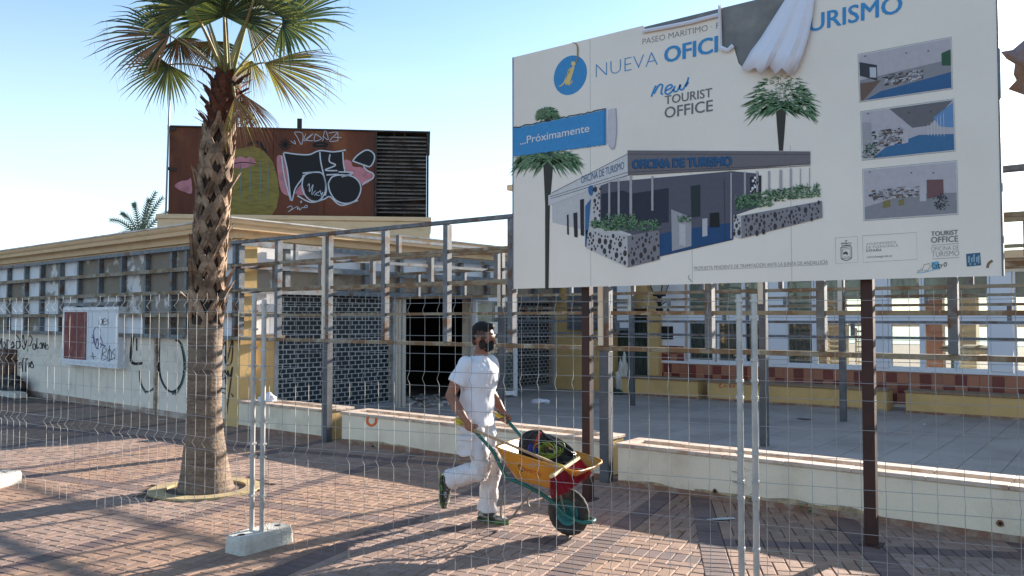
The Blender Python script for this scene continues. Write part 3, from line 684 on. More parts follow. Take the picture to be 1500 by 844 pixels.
# front rails, split at posts
segs=[(XL,XP0-.1),(XP0+.075,XP1-.1),(XP1+.075,XP2-.1),(XP2+.075,XP3-.1)]
for z,m_,t in ((zA,M_rust,.048),(zB,M_rust,.042),(zC,M_rust,.042),(zD,M_rust,.038),(zE,M_galv,.052)):
    if z in (zE,zA):
        mb=MB(); mb.bbox((XL,FY-.03,z-t/2),(XR_,FY+.03,z+t/2),0.005); pg(mb,'rail',m_)
    else:
        for si,(a,b) in enumerate(segs):
            if z==zB and si<1: continue
            if z==zB and si==1: continue
            mb=MB(); dz=R.uniform(-.008,.008); mb.bar((a,FY,z+dz),(b,FY,z-dz),.05,t); pg(mb,'rail',m_)
# short rail at level B only right of the second post; left part hangs lower
mb=MB(); mb.bar((XL+.05,FY,zB+.0),(XP0-.1,FY,zB-.01),.045,.045); pg(mb,'rail',M_rust)
mb=MB(); mb.bar((XP0+.08,FY,zB),(XP1-.1,FY,zB+.01),.04,.035); pg(mb,'rail',M_rust)
for x in fx:
    if min(abs(x-XP0),abs(x-XP1))<.2: continue
    mb=MB(); mb.bbox((x-.038,FY-.045,zA+.028),(x+.038,FY+.045,zE-.031),0.004); pg(mb,'upright',M_galv)
x=fx[-1]+1.13
while x<XR_:
    if min(abs(x-XP2),abs(x-XP3))>.2:
        mb=MB(); mb.bbox((x-.038,FY-.045,zA+.028),(x+.038,FY+.045,zE-.031),0.004); pg(mb,'upright',M_galv)
    x+=1.15
# inner layer a hand behind the front one
YI=FY+0.42
for z in (zC,zD):
    mb=MB(); mb.bbox((XL+.1,YI-.02,z-.02),(XR_,YI+.02,z+.02),0.003); pg(mb,'inner_rail',M_rust)
x=XL+.55; k=0
while x<XR_:
    mb=MB(); mb.bbox((x-.035,YI-.03,zC+.021),(x+.035,YI+.03,zD-.021),0.003); pg(mb,'inner_upright',M_galv)
    if k%2==0:
        mb=MB(); mb.bbox((x+.5,YI-.03,zD+.021),(x+.56,YI+.03,zE-.05),0.003); pg(mb,'inner_upright',M_galv)
    x+=1.15; k+=1
# back rows
for Y,zz in ((YR[1],(2.15,zD)),(YR[2],(zA,1.70,1.98,2.13))):
    for z in zz:
        mb=MB(); mb.bbox((XS+.3,Y-.025,z-.022),(XR_,Y+.025,z+.022),0.003); pg(mb,'rail',M_galv if z in (1.70,zE,zA) else M_rust)
    x=XS+.9; k=0
    while x<XR_:
        if Y==YR[1]: a,b=(2.175,zD-.025)
        else: a,b=[(1.725,1.955),(2.005,2.105),(zA+.025,1.675),(2.005,2.105)][k%4]
        mb=MB(); mb.bbox((x-.03,Y-.03,a),(x+.03,Y+.03,b),0.003); pg(mb,'upright',M_galv)
        if Y==YR[2] and k%3==1:
            mb=MB(); mb.bbox((x+.45-.025,Y-.03,1.725),(x+.45+.025,Y+.03,2.105),0.003); pg(mb,'upright',M_galv)
        x+=1.15; k+=1
# rails running back
for X,lv in ((XP0,((zE,M_galv),(zD,M_galv))),(XP1,((zE,M_galv),))):
    for z,m_ in lv:
        for a,b in ((YR[0]+.11,YR[1]-.06),(YR[1]+.06,YR[2]-.06)):
            mb=MB(); mb.bar((X+.02,a,z),(X+.02+(.3 if a>9 else .15),b,z+R.uniform(-.01,.01)),.045,.045); pg(mb,'cross_rail',m_)
# ================================================================ PLANTERS
PLG='low white planters along the street side of the courtyard'
def planter(x0,x1,y0,y1,h,label,front,side,soilz=0.30,group=PLG):
    P=empty('planter',((x0+x1)/2,y0,0),label,'planter',group)
    t=0.12
    def a(mb,n,m,kind=None): 
        o=mb.build(n,m); setp(o,P); 
        if kind: o['kind']=kind
        return o
    mb=MB(); mb.bbox((x0,y0,0.0),(x1,y0+t,h-.04),.006); a(mb,'front_wall',front)
    mb=MB(); mb.box((x0,y1-t,0.0),(x1,y1,h-.041)); a(mb,'back_wall',front)
    mb=MB(); mb.box((x0+.001,y0+t,0),(x0+t,y1-t,h-.04)); a(mb,'end_wall',side)
    mb=MB(); mb.box((x1-t,y0+.004,0),(x1+.004,y1-.004,h-.042)); a(mb,'end_wall',side)
    mb=MB(); mb.box((x0+t,y0+t,0),(x1-t,y1-t,soilz)); a(mb,'soil',M_soil)
    mb=MB(); mb.box((x0-.003,y0-.008,-0.01),(x1+.01,y0-.0,.055)); a(mb,'skirting',mat('brown_skirting',(0.25,0.13,0.085),.8,col2=(.35,.27,.2),scale=6,fine=.1))
    L=0.60; x=x0-.02
    while x<x1+.0:
        e=min(x+L,x1+.02)
        for (ya,yb) in ((y0-.02,y0+t+.02),(y1-t-.02,y1+.02)):
            mb=MB(); mb.bbox((x+.0015,ya,h-.037),(e-.0015,yb,h+R.uniform(-.001,.002)),.005); a(mb,'coping_tile',M_cap)
        x=e
    for xx in (x0-.02,x1-t-.02):
        mb=MB(); mb.bbox((xx,y0+t+.022,h-.037),(xx+t+.04,y1-t-.022,h),.005); a(mb,'coping_tile',M_cap)
    return P
gq=gp(911,709); gx0=gq.x; 
planter(gx0,4.6,7.62,8.10,.445,'long white planter running off the right edge behind the billboard leg',M_planter,M_yellow)
mx0=gp(489,650).x; mx1=py(878,690,7.78).x
planter(mx0,XP1-.14,7.80,8.30,.44,'white planter behind the walking man with an orange sprayed arc on it',M_planter,M_yellow)
lx0=py(349,620,7.80).x; lx1=py(464,640,7.8).x
planter(XC+.05,XP0-.13,7.80,8.30,.44,'short white planter against the kiosk corner with a white bag on top',M_planter,M_yellow)
mb=MB(); stroke(mb,[(539,610),(538,619),(544,623.5),(550,620),(551,612)],3.6,lambda x,y: py(x,y,7.797)); tag(mb.build('sprayed_mark',mat('orange_spray',(0.75,0.16,0.03),0.7)),'orange sprayed arc on the front of the white planter','graffiti')
# stains and drain holes on the planter fronts
def stain(x0,x1,yf,hgt,label,seed):
    r=random.Random(seed); mb=MB(); n=40; top=[];bot=[]
    for i in range(n+1):
        x=x0+(x1-x0)*i/n; h=hgt*(.35+.65*abs(noise.noise(Vector((x*2.1,seed,0))))*1.8)*math.sin(PI*min(1,max(.02,i/n)))**.4
        top.append((x,yf,.055+h)); bot.append((x,yf,.054))
    mb.add(top+bot,[(i,i+1,n+2+i,n+1+i) for i in range(n)]); return tag(mb.build('damp_stain',mat('ochre_stain',(0.50,0.38,0.22),.95,col2=(0.30,0.22,0.13),scale=11,thr=(.4,.6),fine=.15)),label,'stain')
stain(gp(1010,730).x,gp(1300,762).x,7.617,.07,'ochre damp stain along the foot of the long planter behind the fence posts',3)
stain(gx0+.05,gp(990,722).x,7.617,.03,'thin ochre stain at the foot of the long planter\'s left end',5)
stain(mx0+.1,mx0+1.6,7.797,.04,'ochre stain at the foot of the planter with the orange arc',6)
for (hx,hy,lb) in ((1047,720,'small rusty drain hole in the planter left of the fence posts'),(1465,767,'small rusty drain hole in the planter at the far right'),(546,655,'small dark drain hole below the orange arc')):
    q=py(hx,hy,7.61 if hx>900 else 7.79); mb=MB(); yy=7.612 if hx>900 else 7.792
    for r_,c_ in ((.028,0),(.014,1)): mb.add([(q.x+r_*math.cos(a)*R.uniform(.8,1.2),yy-.002*c_,q.z+r_*math.sin(a)) for a in [k*PI/6 for k in range(12)]],[tuple(range(12))],c_)
    tag(mb.build('drain_hole',[mat('rust_stain',(0.25,0.13,0.06),.9),M_dark]),lb,'drain hole')
# weeds
def weed(p,n,h,name,label):
    mb=MB()
    for k in range(n):
        a=R.uniform(0,2*PI); l=h*R.uniform(.4,1); b=p+Vector((R.uniform(-.05,.05),R.uniform(-.02,.02),R.uniform(0,h*.9))); 
        d=Vector((math.cos(a),math.sin(a)*.5-.3,R.uniform(-.1,.8))).normalized()*l*.35; s=Vector((-d.y,d.x,0)).normalized()*l*.11
        mb.add([b,b+d*.5+s,b+d,b+d*.5-s],[(0,1,2,3)])
    tag(mb.build(name,mat('weed_leaf',(0.07,0.14,0.03),.7,fine=.2,rand=.3)),label,'weed')
weed(gp(1096,737)+Vector((0,0,0.01)),60,.34,'weed','tall green weed growing at the foot of the long planter')
weed(gp(1180,752),40,.10,'weed','low green weed tuft at the planter foot right of the fence posts')
# ================================================================ BACK BUILDING (glazed, facing the street)
BY=17.6
BB=empty('glazed_building',(0,BY,0),'white glazed beach building with tiled plinth at the back of the courtyard','building')
def bb(mb,name,m,parent=None,kind=None):
    o=mb.build(name,m); setp(o,parent or BB)
    if kind: o['kind']=kind
    return o
ZT=2.86
zb=py(1200,538,BY).z; zt0=py(1200,471,BY).z; zt1=py(1200,460,BY).z; ztop=2.62
bx0=py(962,500,BY).x; bx1=7.0
def bxx(x): return py(x,500,BY).x
cols_=[(1009,1046,'c'),(1052,1089,'c'),(1091,1128,'c'),('p',1128,1152),(1153,1192,'c'),(1195,1233,'o'),(1236,1269,'o'),('p',1270,1302),(1304,1350,'o'),(1353,1400,'o'),(1402,1450,'o'),('p',1452,1484),(1487,1535,'o'),(1538,1590,'o'),(1593,1650,'o')]
mb=MB(); mb.box((bx0,BY,0),(bx1,BY+.2,zb-.03)); bb(mb,'plinth_wall',M_white)
mb=MB(); mb.box((bx0,BY,ztop),(bx1,BY+.2,ZT)); bb(mb,'top_wall',M_white)
mb=MB(); mb.bbox((bx0,BY-.04,zb-.03),(bx1,BY+.12,zb+.03),.005); bb(mb,'sill',M_wframe)
mb=MB(); mb.bbox((bxx(1002),BY-.02,zt0),(bx1,BY+.10,zt1),.005); bb(mb,'transom',M_wframe)
mb=MB(); mb.box((bx0,BY+.001,zb),(bxx(1003),BY+.2,ztop)); bb(mb,'white_wall',M_wboard)
mb=MB(); mb.box((-14,BY-.35,ZT),(bx1+1,BY+4.8,ZT+.14)); bb(mb,'roof_slab',M_cream)
M_curt=mat('green_curtain',(0.035,0.05,0.04),.9,col2=(0.10,0.12,0.09),scale=8,thr=(.5,.6),streak=(9,1,.3),fine=.1)
M_blind=mat('olive_blind',(0.30,0.30,0.25),.9,col2=(0.22,0.22,0.17),scale=3,fine=.04)
prev=None
def vbar(x0,x1,z0,z1): 
    mb=MB(); mb.bbox((x0,BY-.03,z0),(x1,BY+.08,z1),.004); return mb
for c in cols_:
    if c[0]=='p':
        mb=MB(); mb.bbox((bxx(c[1]),BY-.05,zb+.03),(bxx(c[2]),BY+.2,ztop),.01); bb(mb,'pillar',M_wframe); continue
    x0,x1=bxx(c[0]),bxx(c[1])
    W_=empty('window',((x0+x1)/2,BY,zb)); W_.parent=BB; W_.location=Vector(((x0+x1)/2,0,zb))
    def wpt(mb,n,m): 
        o=mb.build(n,m); setp(o,W_); return o
    wpt(vbar(x0-.02,x0+.03,zb+.03,zt0-.001),'frame',M_wframe); wpt(vbar(x1-.03,x1+.02,zb+.03,zt0-.001),'frame',M_wframe)
    wpt(vbar(x0+.031,x1-.031,zb+.03,zb+.075),'frame',M_wframe); wpt(vbar(x0+.031,x1-.031,zt0-.05,zt0-.002),'frame',M_wframe)
    mb=MB(); mb.box((x0+.03,BY+.02,zb+.07),(x1-.03,BY+.028,zt0-.05)); wpt(mb,'pane',M_glass)
    wpt(vbar(x0-.015,x0+.025,zt1,ztop),'frame',M_wframe); wpt(vbar(x1-.025,x1+.015,zt1,ztop),'frame',M_wframe)
    mb=MB(); mb.box((x0+.02,BY+.02,zt1),(x1-.02,BY+.028,ztop)); wpt(mb,'pane',M_glass)
    if c[2]=='c':
        mb=MB(); n=14
        pts=[Vector((x0+(x1-x0)*i/n,BY+.16+(.02 if i%2 else -.02),0)) for i in range(n+1)]
        mb.add([p+Vector((0,0,zb+.03)) for p in pts]+[p+Vector((0,0,zt0)) for p in pts],[(i,i+1,i+n+2,i+n+1) for i in range(n)]); wpt(mb,'curtain',M_curt)
    bz=(zt1+.07) if c[2]=='c' else (zt1+.30)
    mb=MB(); mb.box((x0+.02,BY+.10,bz),(x1-.02,BY+.11,ztop)); wpt(mb,'blind',M_blind)
# unseen storey added behind the billboard to keep the sun off the side wall
mb=MB(); mb.bbox((-14.0,BY+.6,ZT+.14),(-10.15,BY+4.6,5.35),.01); bb(mb,'added_storey_wall',M_yellow)
mb=MB(); mb.bbox((-14.15,BY+.45,5.35),(-10.0,BY+4.75,5.5),.02); bb(mb,'added_storey_cornice',M_cream)
for xx in (-13.2,-11.7):
    mb=MB(); mb.box((xx,BY+.585,3.7),(xx+.8,BY+.598,4.8)); bb(mb,'added_storey_window',M_dark)
    mb=MB(); mb.bbox((xx-.06,BY+.54,3.62),(xx+.86,BY+.597,3.7),.004); bb(mb,'added_storey_sill',M_wframe)
mb=MB(); mb.box((-14.0,BY+.3,0),(bx0-.16,BY+4.6,ZT)); bb(mb,'side_block_wall',M_yellow)
# interior and rear wall
M_int=mat('interior_wall',(0.55,0.48,0.36),.9,fine=.05)
mb=MB(); mb.box((bx0,BY+.2,-.03),(bx1,BY+4.5,.02)); bb(mb,'floor',M_tile)
x=bx0
RZ=[(0,.55),(2.45,ZT)]
for z0,z1 in RZ:
    mb=MB(); mb.box((bx0,BY+4.5,z0),(bx1,BY+4.6,z1)); bb(mb,'rear_wall',M_int)
mb=MB(); mb.box((bx0,BY+4.52,.55),(-6.2,BY+4.58,2.45)); bb(mb,'rear_wall',M_int)
mb=MB(); mb.box((bx0-.15,BY+.2,0),(bx0,BY+4.5,ZT)); bb(mb,'gable_wall',M_int)
for xx in (-6.2,-5.2,-4.2,-3.2,-2.2,-1.2,-.2,.8,1.8,2.8,3.8,4.8,5.8):
    mb=MB(); mb.bbox((xx,BY+4.51,.55),(xx+.08,BY+4.59,2.45),.004); bb(mb,'rear_mullion',M_wframe)
mb=MB(); mb.box((-6.1,BY+4.5,1.55),(5.8,BY+4.56,1.62)); bb(mb,'rear_rail',M_wframe)
for px_ in (1372,1460):
    a=atd(px_,500,20).x
for (xa,wd,m_) in ((py(1368,500,BY+2.2).x,.34,M_redtile),(py(1416,500,BY+2.5).x,.45,M_int)):
    mb=MB(); mb.bbox((xa-wd/2,BY+2.2,.02),(xa+wd/2,BY+2.2+wd,ZT),.01); bb(mb,'inner_pillar',m_)
# stacked slatted furniture inside
def slat_stack(x,y,w_,h,label):
    F=empty('slatted_stack',(x,y,.02),label,'stacked chairs')
    for s in (0,w_):
        mb=MB(); mb.box((x+s-.02,y-.02,.02),(x+s+.02,y+.02,h)); setp(mb.build('upright',M_int),F)
    k=0; z=.25
    while z<h:
        mb=MB(); mb.box((x+.021,y-.03,z),(x+w_-.021,y+.05,z+.04)); setp(mb.build('slat',M_int),F); z+=.11
slat_stack(py(1213,500,BY+.9).x,BY+.9,.42,1.62,'stack of slatted chairs inside the window left of the dark red leg')
slat_stack(py(1254,500,BY+.9).x,BY+.9,.30,1.55,'stack of slatted chairs inside, partly behind the dark red leg')
# table seen through the glass
T_=empty('cafe_table',py(1425,545,BY+1.5),'grey covered table inside the glazed building at right','table')
tc_=py(1425,545,BY+1.5); mb=MB(); mb.ell((tc_.x,tc_.y,1.12),(.62,.45,.10),n=20,m=6); setp(mb.build('cover',mat('grey_cloth',(0.25,0.25,0.23),.9)),T_)
for s in (-.4,.35):
    mb=MB(); mb.box((tc_.x+s,tc_.y,.02),(tc_.x+s+.06,tc_.y+.06,1.08)); setp(mb.build('leg',mat('teal_leg',(0.05,0.11,0.11),.6)),T_)
# tiled plinth
ts=.205; x=bx0-.02; k=0
while x<3.2:
    for r in range(3):
        z=zb-.05-(r+1)*ts
        if z<0.02: continue
        dk=((k%3==1) if r==0 else (k%2==0 if r==1 else k%2==1))
        mb=MB(); mb.bbox((x+.003,BY-.016,z+.003),(x+ts-.003,BY-.002,z+ts-.003),.002); bb(mb,'plinth_tile',M_dktile if dk else M_redtile)
    x+=ts; k+=1
mb=MB(); mb.box((bx0,BY-.02,zb-.048),(bx1,BY+.0,zb-.031)); bb(mb,'tile_cap',M_redtile)
# yellow gabled porch with dark doorway, white wall with vent
PB=empty('porch',(0,BY,0)); PB.parent=BB; PB.location=Vector((0,0,0))
def pb(mb,n,m): 
    o=mb.build(n,m); setp(o,PB); return o
xa,xb,xc=py(882,500,BY-.2).x,py(948,500,BY-.2).x,py(964,500,BY-.2).x
zg=py(948,432,BY-.2).z
mb=MB(); mb.add([(xb,BY-.2,0),(xc,BY-.2,0),(xc,BY-.2,zg-.25),(xb,BY-.2,zg+.15),(xb,BY+.1,0),(xc,BY+.1,0),(xc,BY+.1,zg-.25),(xb,BY+.1,zg+.15)],[(0,1,2,3),(7,6,5,4),(0,4,5,1),(1,5,6,2),(2,6,7,3),(3,7,4,0)]); pb(mb,'porch_pier',M_yellow)
mb=MB(); mb.box((xa,BY-.2,1.95),(xb-.002,BY+.1,3.05)); pb(mb,'porch_lintel',M_yellow)
mb=MB(); mb.box((xa,BY+.02,0),(xb,BY+.08,1.95)); pb(mb,'dark_doorway',M_curt)
mb=MB(); mb.box((xa+.05,BY-.21,1.95),(xb,BY-.6,2.0)); pb(mb,'awning_bar',M_oxide)
q0=py(963,496,BY); q1=py(1003,530,BY)
x=xc
while x<bxx(1002):
    for r in range(2):
        mb=MB(); mb.bbox((x+.003,BY-.03,zb+.0+r*.19+.003),(min(x+.2,bxx(1002))-.003,BY-.005,zb+(r+1)*.19-.003),.002); pb(mb,'plinth_tile',M_dktile if (int(x*5)+r)%2 else M_redtile)
    x+=.2
q0=py(958,496,BY-.02); q1=py(985,475,BY-.02)
mb=MB(); mb.box((py(975-17,480,BY).x,BY-.03,py(975,497,BY).z),(py(986,480,BY).x,BY-.001,py(975,499-21,BY).z)); pb(mb,'wall_vent',M_dark)
# grey framed panels on the yellow return wall
GF=empty('cladding_frame',(XS+.2,YE-.05,0),'grey framed panels on the yellow wall left of the dark red billboard leg','metal frame')
a_,b_=py(834,450,YE-.05).x,py(925,450,YE-.05).x
for z in (1.50,2.15,2.95):
    mb=MB(); mb.box((a_,YE-.09,z-.03),(b_,YE-.04,z+.03)); setp(mb.build('rail',M_galv),GF)
k=0; x=a_
n_=4
for k in range(n_+1):
    x=a_+(b_-a_)*k/n_
    mb=MB(); mb.box((x-.03,YE-.10,1.47),(x+.03,YE-.035,3.0)); setp(mb.build('upright',M_galv),GF)
    if k<n_:
        for (z0,z1) in ((1.53,2.12),(2.18,2.92)):
            mb=MB(); mb.box((x+.035,YE-.035,z0),(x+(b_-a_)/n_-.035,YE-.02,z1)); setp(mb.build('infill_panel',M_wboard if k==3 else mat('grey_panel',(0.13,0.13,0.135),.6,fine=.1)),GF)
mb=MB(); mb.box((xr1,YE+.05,0),(py(905,500,BY).x,BY,3.05)); bb(mb,'link_wall',M_yellow)
# yellow bench planters at the back
BG='low yellow planter boxes along the back of the courtyard'
def ybox(x0,x1,y0,y1,h,label):
    P=empty('planter',((x0+x1)/2,y0,0),label,'planter',BG)
    mb=MB(); mb.bbox((x0,y0,0),(x1,y1,h-.045),.006); setp(mb.build('body',M_yellow),P)
    x=x0-.02
    while x<x1+.01:
        e=min(x+.4,x1+.02); mb=MB(); mb.bbox((x+.002,y0-.02,h-.042),(e-.002,y1+.02,h),.004); setp(mb.build('coping_tile',mat('brown_coping',(0.27,0.18,0.11),.8,fine=.1)),P); x=e
    mb=MB(); mb.box((x0+.01,y0-.01,0.0),(x1-.01,y0-.001,.05)); setp(mb.build('skirting',MATS['brown_skirting']),P)
y0=16.95
zz=gp(930,575); Yb=16.6
ybox(py(911,560,Yb).x,py(1022,560,Yb).x,Yb,Yb+.6,.42,'leftmost short yellow planter box below the wall vent')
ybox(py(1036,560,Yb).x,py(1298,560,Yb).x,Yb,Yb+.5,.42,'middle yellow planter box with red scribble under the windows')
ybox(py(1326,560,Yb).x,3.4,Yb,Yb+.5,.42,'rightmost long yellow planter box running out of the picture')
mb=MB()
for c in ([(1052,566),(1056,562),(1054,568),(1058,567)],[(1060,568),(1062,564),(1064,568)],[(1066,567),(1068,563),(1070,568),(1071,563)],[(1073,568),(1076,564),(1076,568)],[(1079,562),(1081,569)]): stroke(mb,c,.9,lambda x,y: py(x,y,Yb-.004))
tag(mb.build('scribble',flat((0.45,0.04,0.02),name='red_marker')),'small red scribble on the middle yellow planter box','graffiti')
mb=MB()
for c in ([(866,500),(872,494),(878,503)],[(868,514),(875,508),(884,511),(880,516)],[(874,516),(875,530)],[(869,514),(869,528)],[(880,515),(881,524)]): stroke(mb,c,1.6,lambda x,y: py(x,y,YE-.005),taper=True)
tag(mb.build('scribble',flat((0.10,0.06,0.22),name='purple_spray')),'purple dripping tag on the yellow wall beside the dark red leg','graffiti')
# wrought iron lantern on the white wall
lq=py(966,440,BY-.55)
LA=empty('wall_lantern',(lq.x,BY-.55,lq.z),'black wrought iron lantern hanging on the white wall behind the billboard foot','lantern')
M_iron=mat('wrought_iron',(0.012,0.012,0.013),.45,.3)
def la(mb,n,m=None): o=mb.build(n,m or M_iron); setp(o,LA); return o
z=lq.z; c=Vector((lq.x,BY-.55,0))
mb=MB(); mb.loft([[c+Vector((r*math.cos(a+PI/4),r*math.sin(a+PI/4),z+h)) for a in (0,PI/2,PI,1.5*PI)] for h,r in ((.13,.13),(.34,.21),(.36,.22),(.50,.05))]); la(mb,'lantern_glass',mat('lantern_glass',(0.45,0.44,0.38),.3))
for a in (0,PI/2,PI,1.5*PI):
    v=Vector((math.cos(a+PI/4),math.sin(a+PI/4),0)); mb=MB(); mb.tube([c+v*.13+Vector((0,0,z+.13)),c+v*.215+Vector((0,0,z+.35)),c+v*.05+Vector((0,0,z+.51))],.014,5); la(mb,'lantern_bar')
mb=MB(); mb.loft([[c+Vector((r*math.cos(a),r*math.sin(a),z+h)) for a in [k*PI/5 for k in range(10)]] for h,r in ((.13,.15),(.10,.15),(.08,.05),(.0,.06),(-.03,.11),(-.06,.05),(-.14,.04),(-.2,.09),(-.26,.07),(-.36,.01))]); la(mb,'lantern_foot')
mb=MB(); mb.tube([c+Vector((0,0,z-.15)),c+Vector((0,.2,z-.33)),c+Vector((0,.42,z-.2)),c+Vector((0,.55,z-.3))],.02,6); mb.tube([c+Vector((0,.1,z-.1)),c+Vector((0,.35,z-.02)),c+Vector((0,.55,z-.1))],.015,6); la(mb,'bracket')
# ================================================================ BILLBOARD
gl=gp(857,733); gr=gp(1278,797); YB=6.72
bl=py(751,254,YB).x; br=py(1463,200,YB).x; bz0=2.075; bz1=4.50
br=py(1470,398,YB).x
BD=empty('billboard',((bl+br)/2,YB,0),'large torn tourist office billboard on two dark red steel legs','billboard')
def bd(mb,n,m,label=None,sm=False):
    o=mb.build(n,m,None,sm); setp(o,BD)
    if label: o['label']=label
    return o
mb=MB(); mb.box((bl+.01,YB+.012,bz0+.01),(br-.01,YB+.05,bz1-.01)); bd(mb,'back_panel',mat('grey_back_sheet',(0.20,0.19,0.18),.6,0.1,col2=(0.12,0.11,0.10),scale=1.6,thr=(.4,.7),col3=(.3,.27,.22),scale3=1,thr3=(.6,.75)))
for xx,yy in ((857,425),(1278,425)):
    gx=gp(857,733).x if xx==857 else gp(1278,797).x
    mb=MB(); mb.bbox((gx-.045,YB+.092,0),(gx+.045,YB+.175,bz1-.1),.006); bd(mb,'leg',M_oxide)
    mb=MB(); mb.bbox((gx-.08,YB+.05,-.01),(gx+.08,YB+.22,.010),.003); bd(mb,'foot_plate',M_oxide)
for z in (bz0+.05,3.3,bz1-.12):
    mb=MB(); mb.box((bl+.03,YB+.052,z-.025),(br-.03,YB+.09,z+.025)); bd(mb,'back_rail',M_oxide)
for xx in (bl+.004,br-.004):
    mb=MB(); mb.box((xx-.006,YB-.004,bz0),(xx+.006,YB+.055,bz1)); bd(mb,'edge_strip',M_galv)
# vinyl skin, torn open along the top
tear=[(942,None),(946,44),(1000,33),(1052,20),(1056,4),(1058,68),(1066,72),(1074,66),(1082,93),(1089,100),(1108,92),(1135,70),(1160,45),(1185,22),(1197,-25),(1198,None)]
f=lambda x,y: py(x,y,YB); 
xt0=f(942,20).x; xt1=f(1198,0).x
top=[Vector((bl,YB,bz1)),Vector((xt0,YB,bz1))]+[f(x,y) for x,y in tear[1:-1]]+[Vector((xt1,YB,bz1)),Vector((br,YB,bz1))]
mb=MB(); vs=top+[Vector((p.x,YB,bz0)) for p in top]; n=len(top)
# build skin as strips
for i in range(n-1):
    if abs(top[i+1].x-top[i].x)<1e-4: continue
    a,b=top[i],top[i+1]
    if b.x<a.x: continue
    mb.add([a,b,Vector((b.x,YB,bz0)),Vector((a.x,YB,bz0))],[(0,1,2,3)])
bd(mb,'vinyl_skin',M_board)
# stiff top strip at left with fold, seams
mb=MB()
for x in (1013,1158,865): 
    a=f(x,250).x; mb.box((a-.002,YB-.0015,bz0),(a+.002,YB-.0005,bz1 if x==865 else 3.2))
bd(mb,'seam',flat((0.50,0.48,0.46),name='seam_grey'))
# hanging flap, curled out from the board
M_flap=mat('flap_back_white',(0.74,0.74,0.80),.6,fine=.03)
L0=[(1197,-25),(1194,-5),(1190,25),(1184,55),(1176,80),(1166,104)]; L1=[(1165,-25),(1150,0),(1132,28),(1115,55),(1100,75),(1086,100)]
mb=MB(); rings=[]
for i in range(6):
    row=[]; t=i/5
    for j in range(9):
        s=j/8; x=L0[i][0]*(1-s)+L1[i][0]*s; y=L0[i][1]*(1-s)+L1[i][1]*s
        if i==5: y+=[0,8,-3,6,-6,9,-2,4,0][j]
        out=.015+.07*t*(0.4+0.6*math.sin(s*PI))+(.05 if j in (2,5) else 0)*t-(.01*t if j==4 else 0)
        row.append(py(x,y,YB-out))
    rings.append(row)
mb.add([p for r in rings for p in r],[(i*9+j,i*9+j+1,(i+1)*9+j+1,(i+1)*9+j) for i in range(5) for j in range(8)]); o=bd(mb,'torn_flap',M_flap,'white torn flap of vinyl folded down',0.12)
md=o.modifiers.new('thick','SOLIDIFY'); md.thickness=.003
mb=MB(); row=[(942,46),(975,40),(1010,33),(1052,22)]; rr=[py(x,y,YB-.02) for x,y in row]; mb.tube(rr,.018,6); bd(mb,'torn_roll',M_flap)
mb=MB(); mb.tube([py(1056,70,YB-.02),py(1066,74,YB-.03),py(1074,67,YB-.02)],.02,6); mb.tube([py(1053,8,YB-.01),py(1054,40,YB-.02),py(1055,70,YB-.01)],.008,5); bd(mb,'torn_curl',M_flap)
mb=MB(); stroke(mb,[(838,62),(845,66),(846,80),(844,92)],2.2,lambda x,y: py(x,y,YB-.008),taper=True); stroke(mb,[(1450,-20),(1449,-19)],1,f); bd(mb,'old_tape',flat((0.35,0.25,0.12),name='tape_brown'))
# ---------------------------------------------------------------- print on the billboard (flat inks on the vinyl)
def F(k): return lambda x,y: py(x,y,YB-0.0012*k)
BLUE='#3f93cc'; DKB='#1f4f86'; GREY='#8d8785'
def ink(name,m,build,label=None):
    mb=MB(); build(mb)
    if name in SPLIT:
        for b in mb.islands(): setp(b.build(name,m,None,False,False),BD)
        return
    o=mb.build(name,m,None,False,False); setp(o,BD)
    if name in ('printed_leaves','printed_bush','drawn_holes','picture_detail','picture_plant','drawn_lines'): o['kind']='stuff'
    if label: o['label']=label
    return o
Kb=lambda zx,zy:(740+zx*.2726,zy*.2726)
Kc=lambda zx,zy:(740+zx*.2844,190+zy*.2844)
Kd=lambda zx,zy:(1080+zx*.2844,zy*.2844)
Ke=lambda zx,zy:(1080+zx*.2844,190+zy*.2844)
Kf=lambda zx,zy:(850+zx*.24667,210+zy*.24667)
Kh=lambda zx,zy:(1200+zx*.18667,330+zy*.18667)
m_blue=flat((0.055,0.27,0.53),name='ink_blue'); m_grey=flat((0.17,0.16,0.16),name='ink_grey'); m_dk=flat((0.05,0.05,0.055),name='ink_black'); m_yel=flat((0.75,0.55,0.22),name='ink_cream_yellow'); m_wh=flat((0.72,0.70,0.68),name='ink_white')
# info disc
def disc(mb):
    c=F(1)(*Kb(349,405)); rx=(F(1)(*Kb(437,405))-F(1)(*Kb(261,405))).length/2; rz=abs(F(1)(*Kb(349,300)).z-F(1)(*Kb(349,510)).z)/2
    n=48; mb.add([c+Vector((rx*math.cos(2*PI*i/n),0,rz*math.sin(2*PI*i/n))) for i in range(n)],[tuple(range(n))])
ink('info_disc',m_blue,disc)
def ii(mb):
    poly(mb,[Kb(*q) for q in ((352,365),(372,360),(350,440),(362,435),(345,455),(325,455),(322,440),(338,380))],F(2),sm=True)
    stroke(mb,[Kb(290,465),Kb(312,450),Kb(335,400),Kb(355,370)],1.6,F(2)); stroke(mb,[Kb(330,455),Kb(345,455),Kb(362,435)],1.6,F(2))
    c=Kb(366,342); poly(mb,[(c[0]+3.2*math.cos(a),c[1]+3.6*math.sin(a)) for a in [k*PI/6 for k in range(12)]],F(2))
ink('info_letter',m_yel,ii)
ink('lettering',m_grey,lambda mb: text_on(mb,'PASEO MARÍTIMO · F',Kb(738,240),Kb(1150,152),8.6,F(2),bold=-.012))
ink('lettering',m_blue,lambda mb: text_on(mb,'NUEVA',Kb(487,418),Kb(820,350),20.5,F(2),bold=-.022))
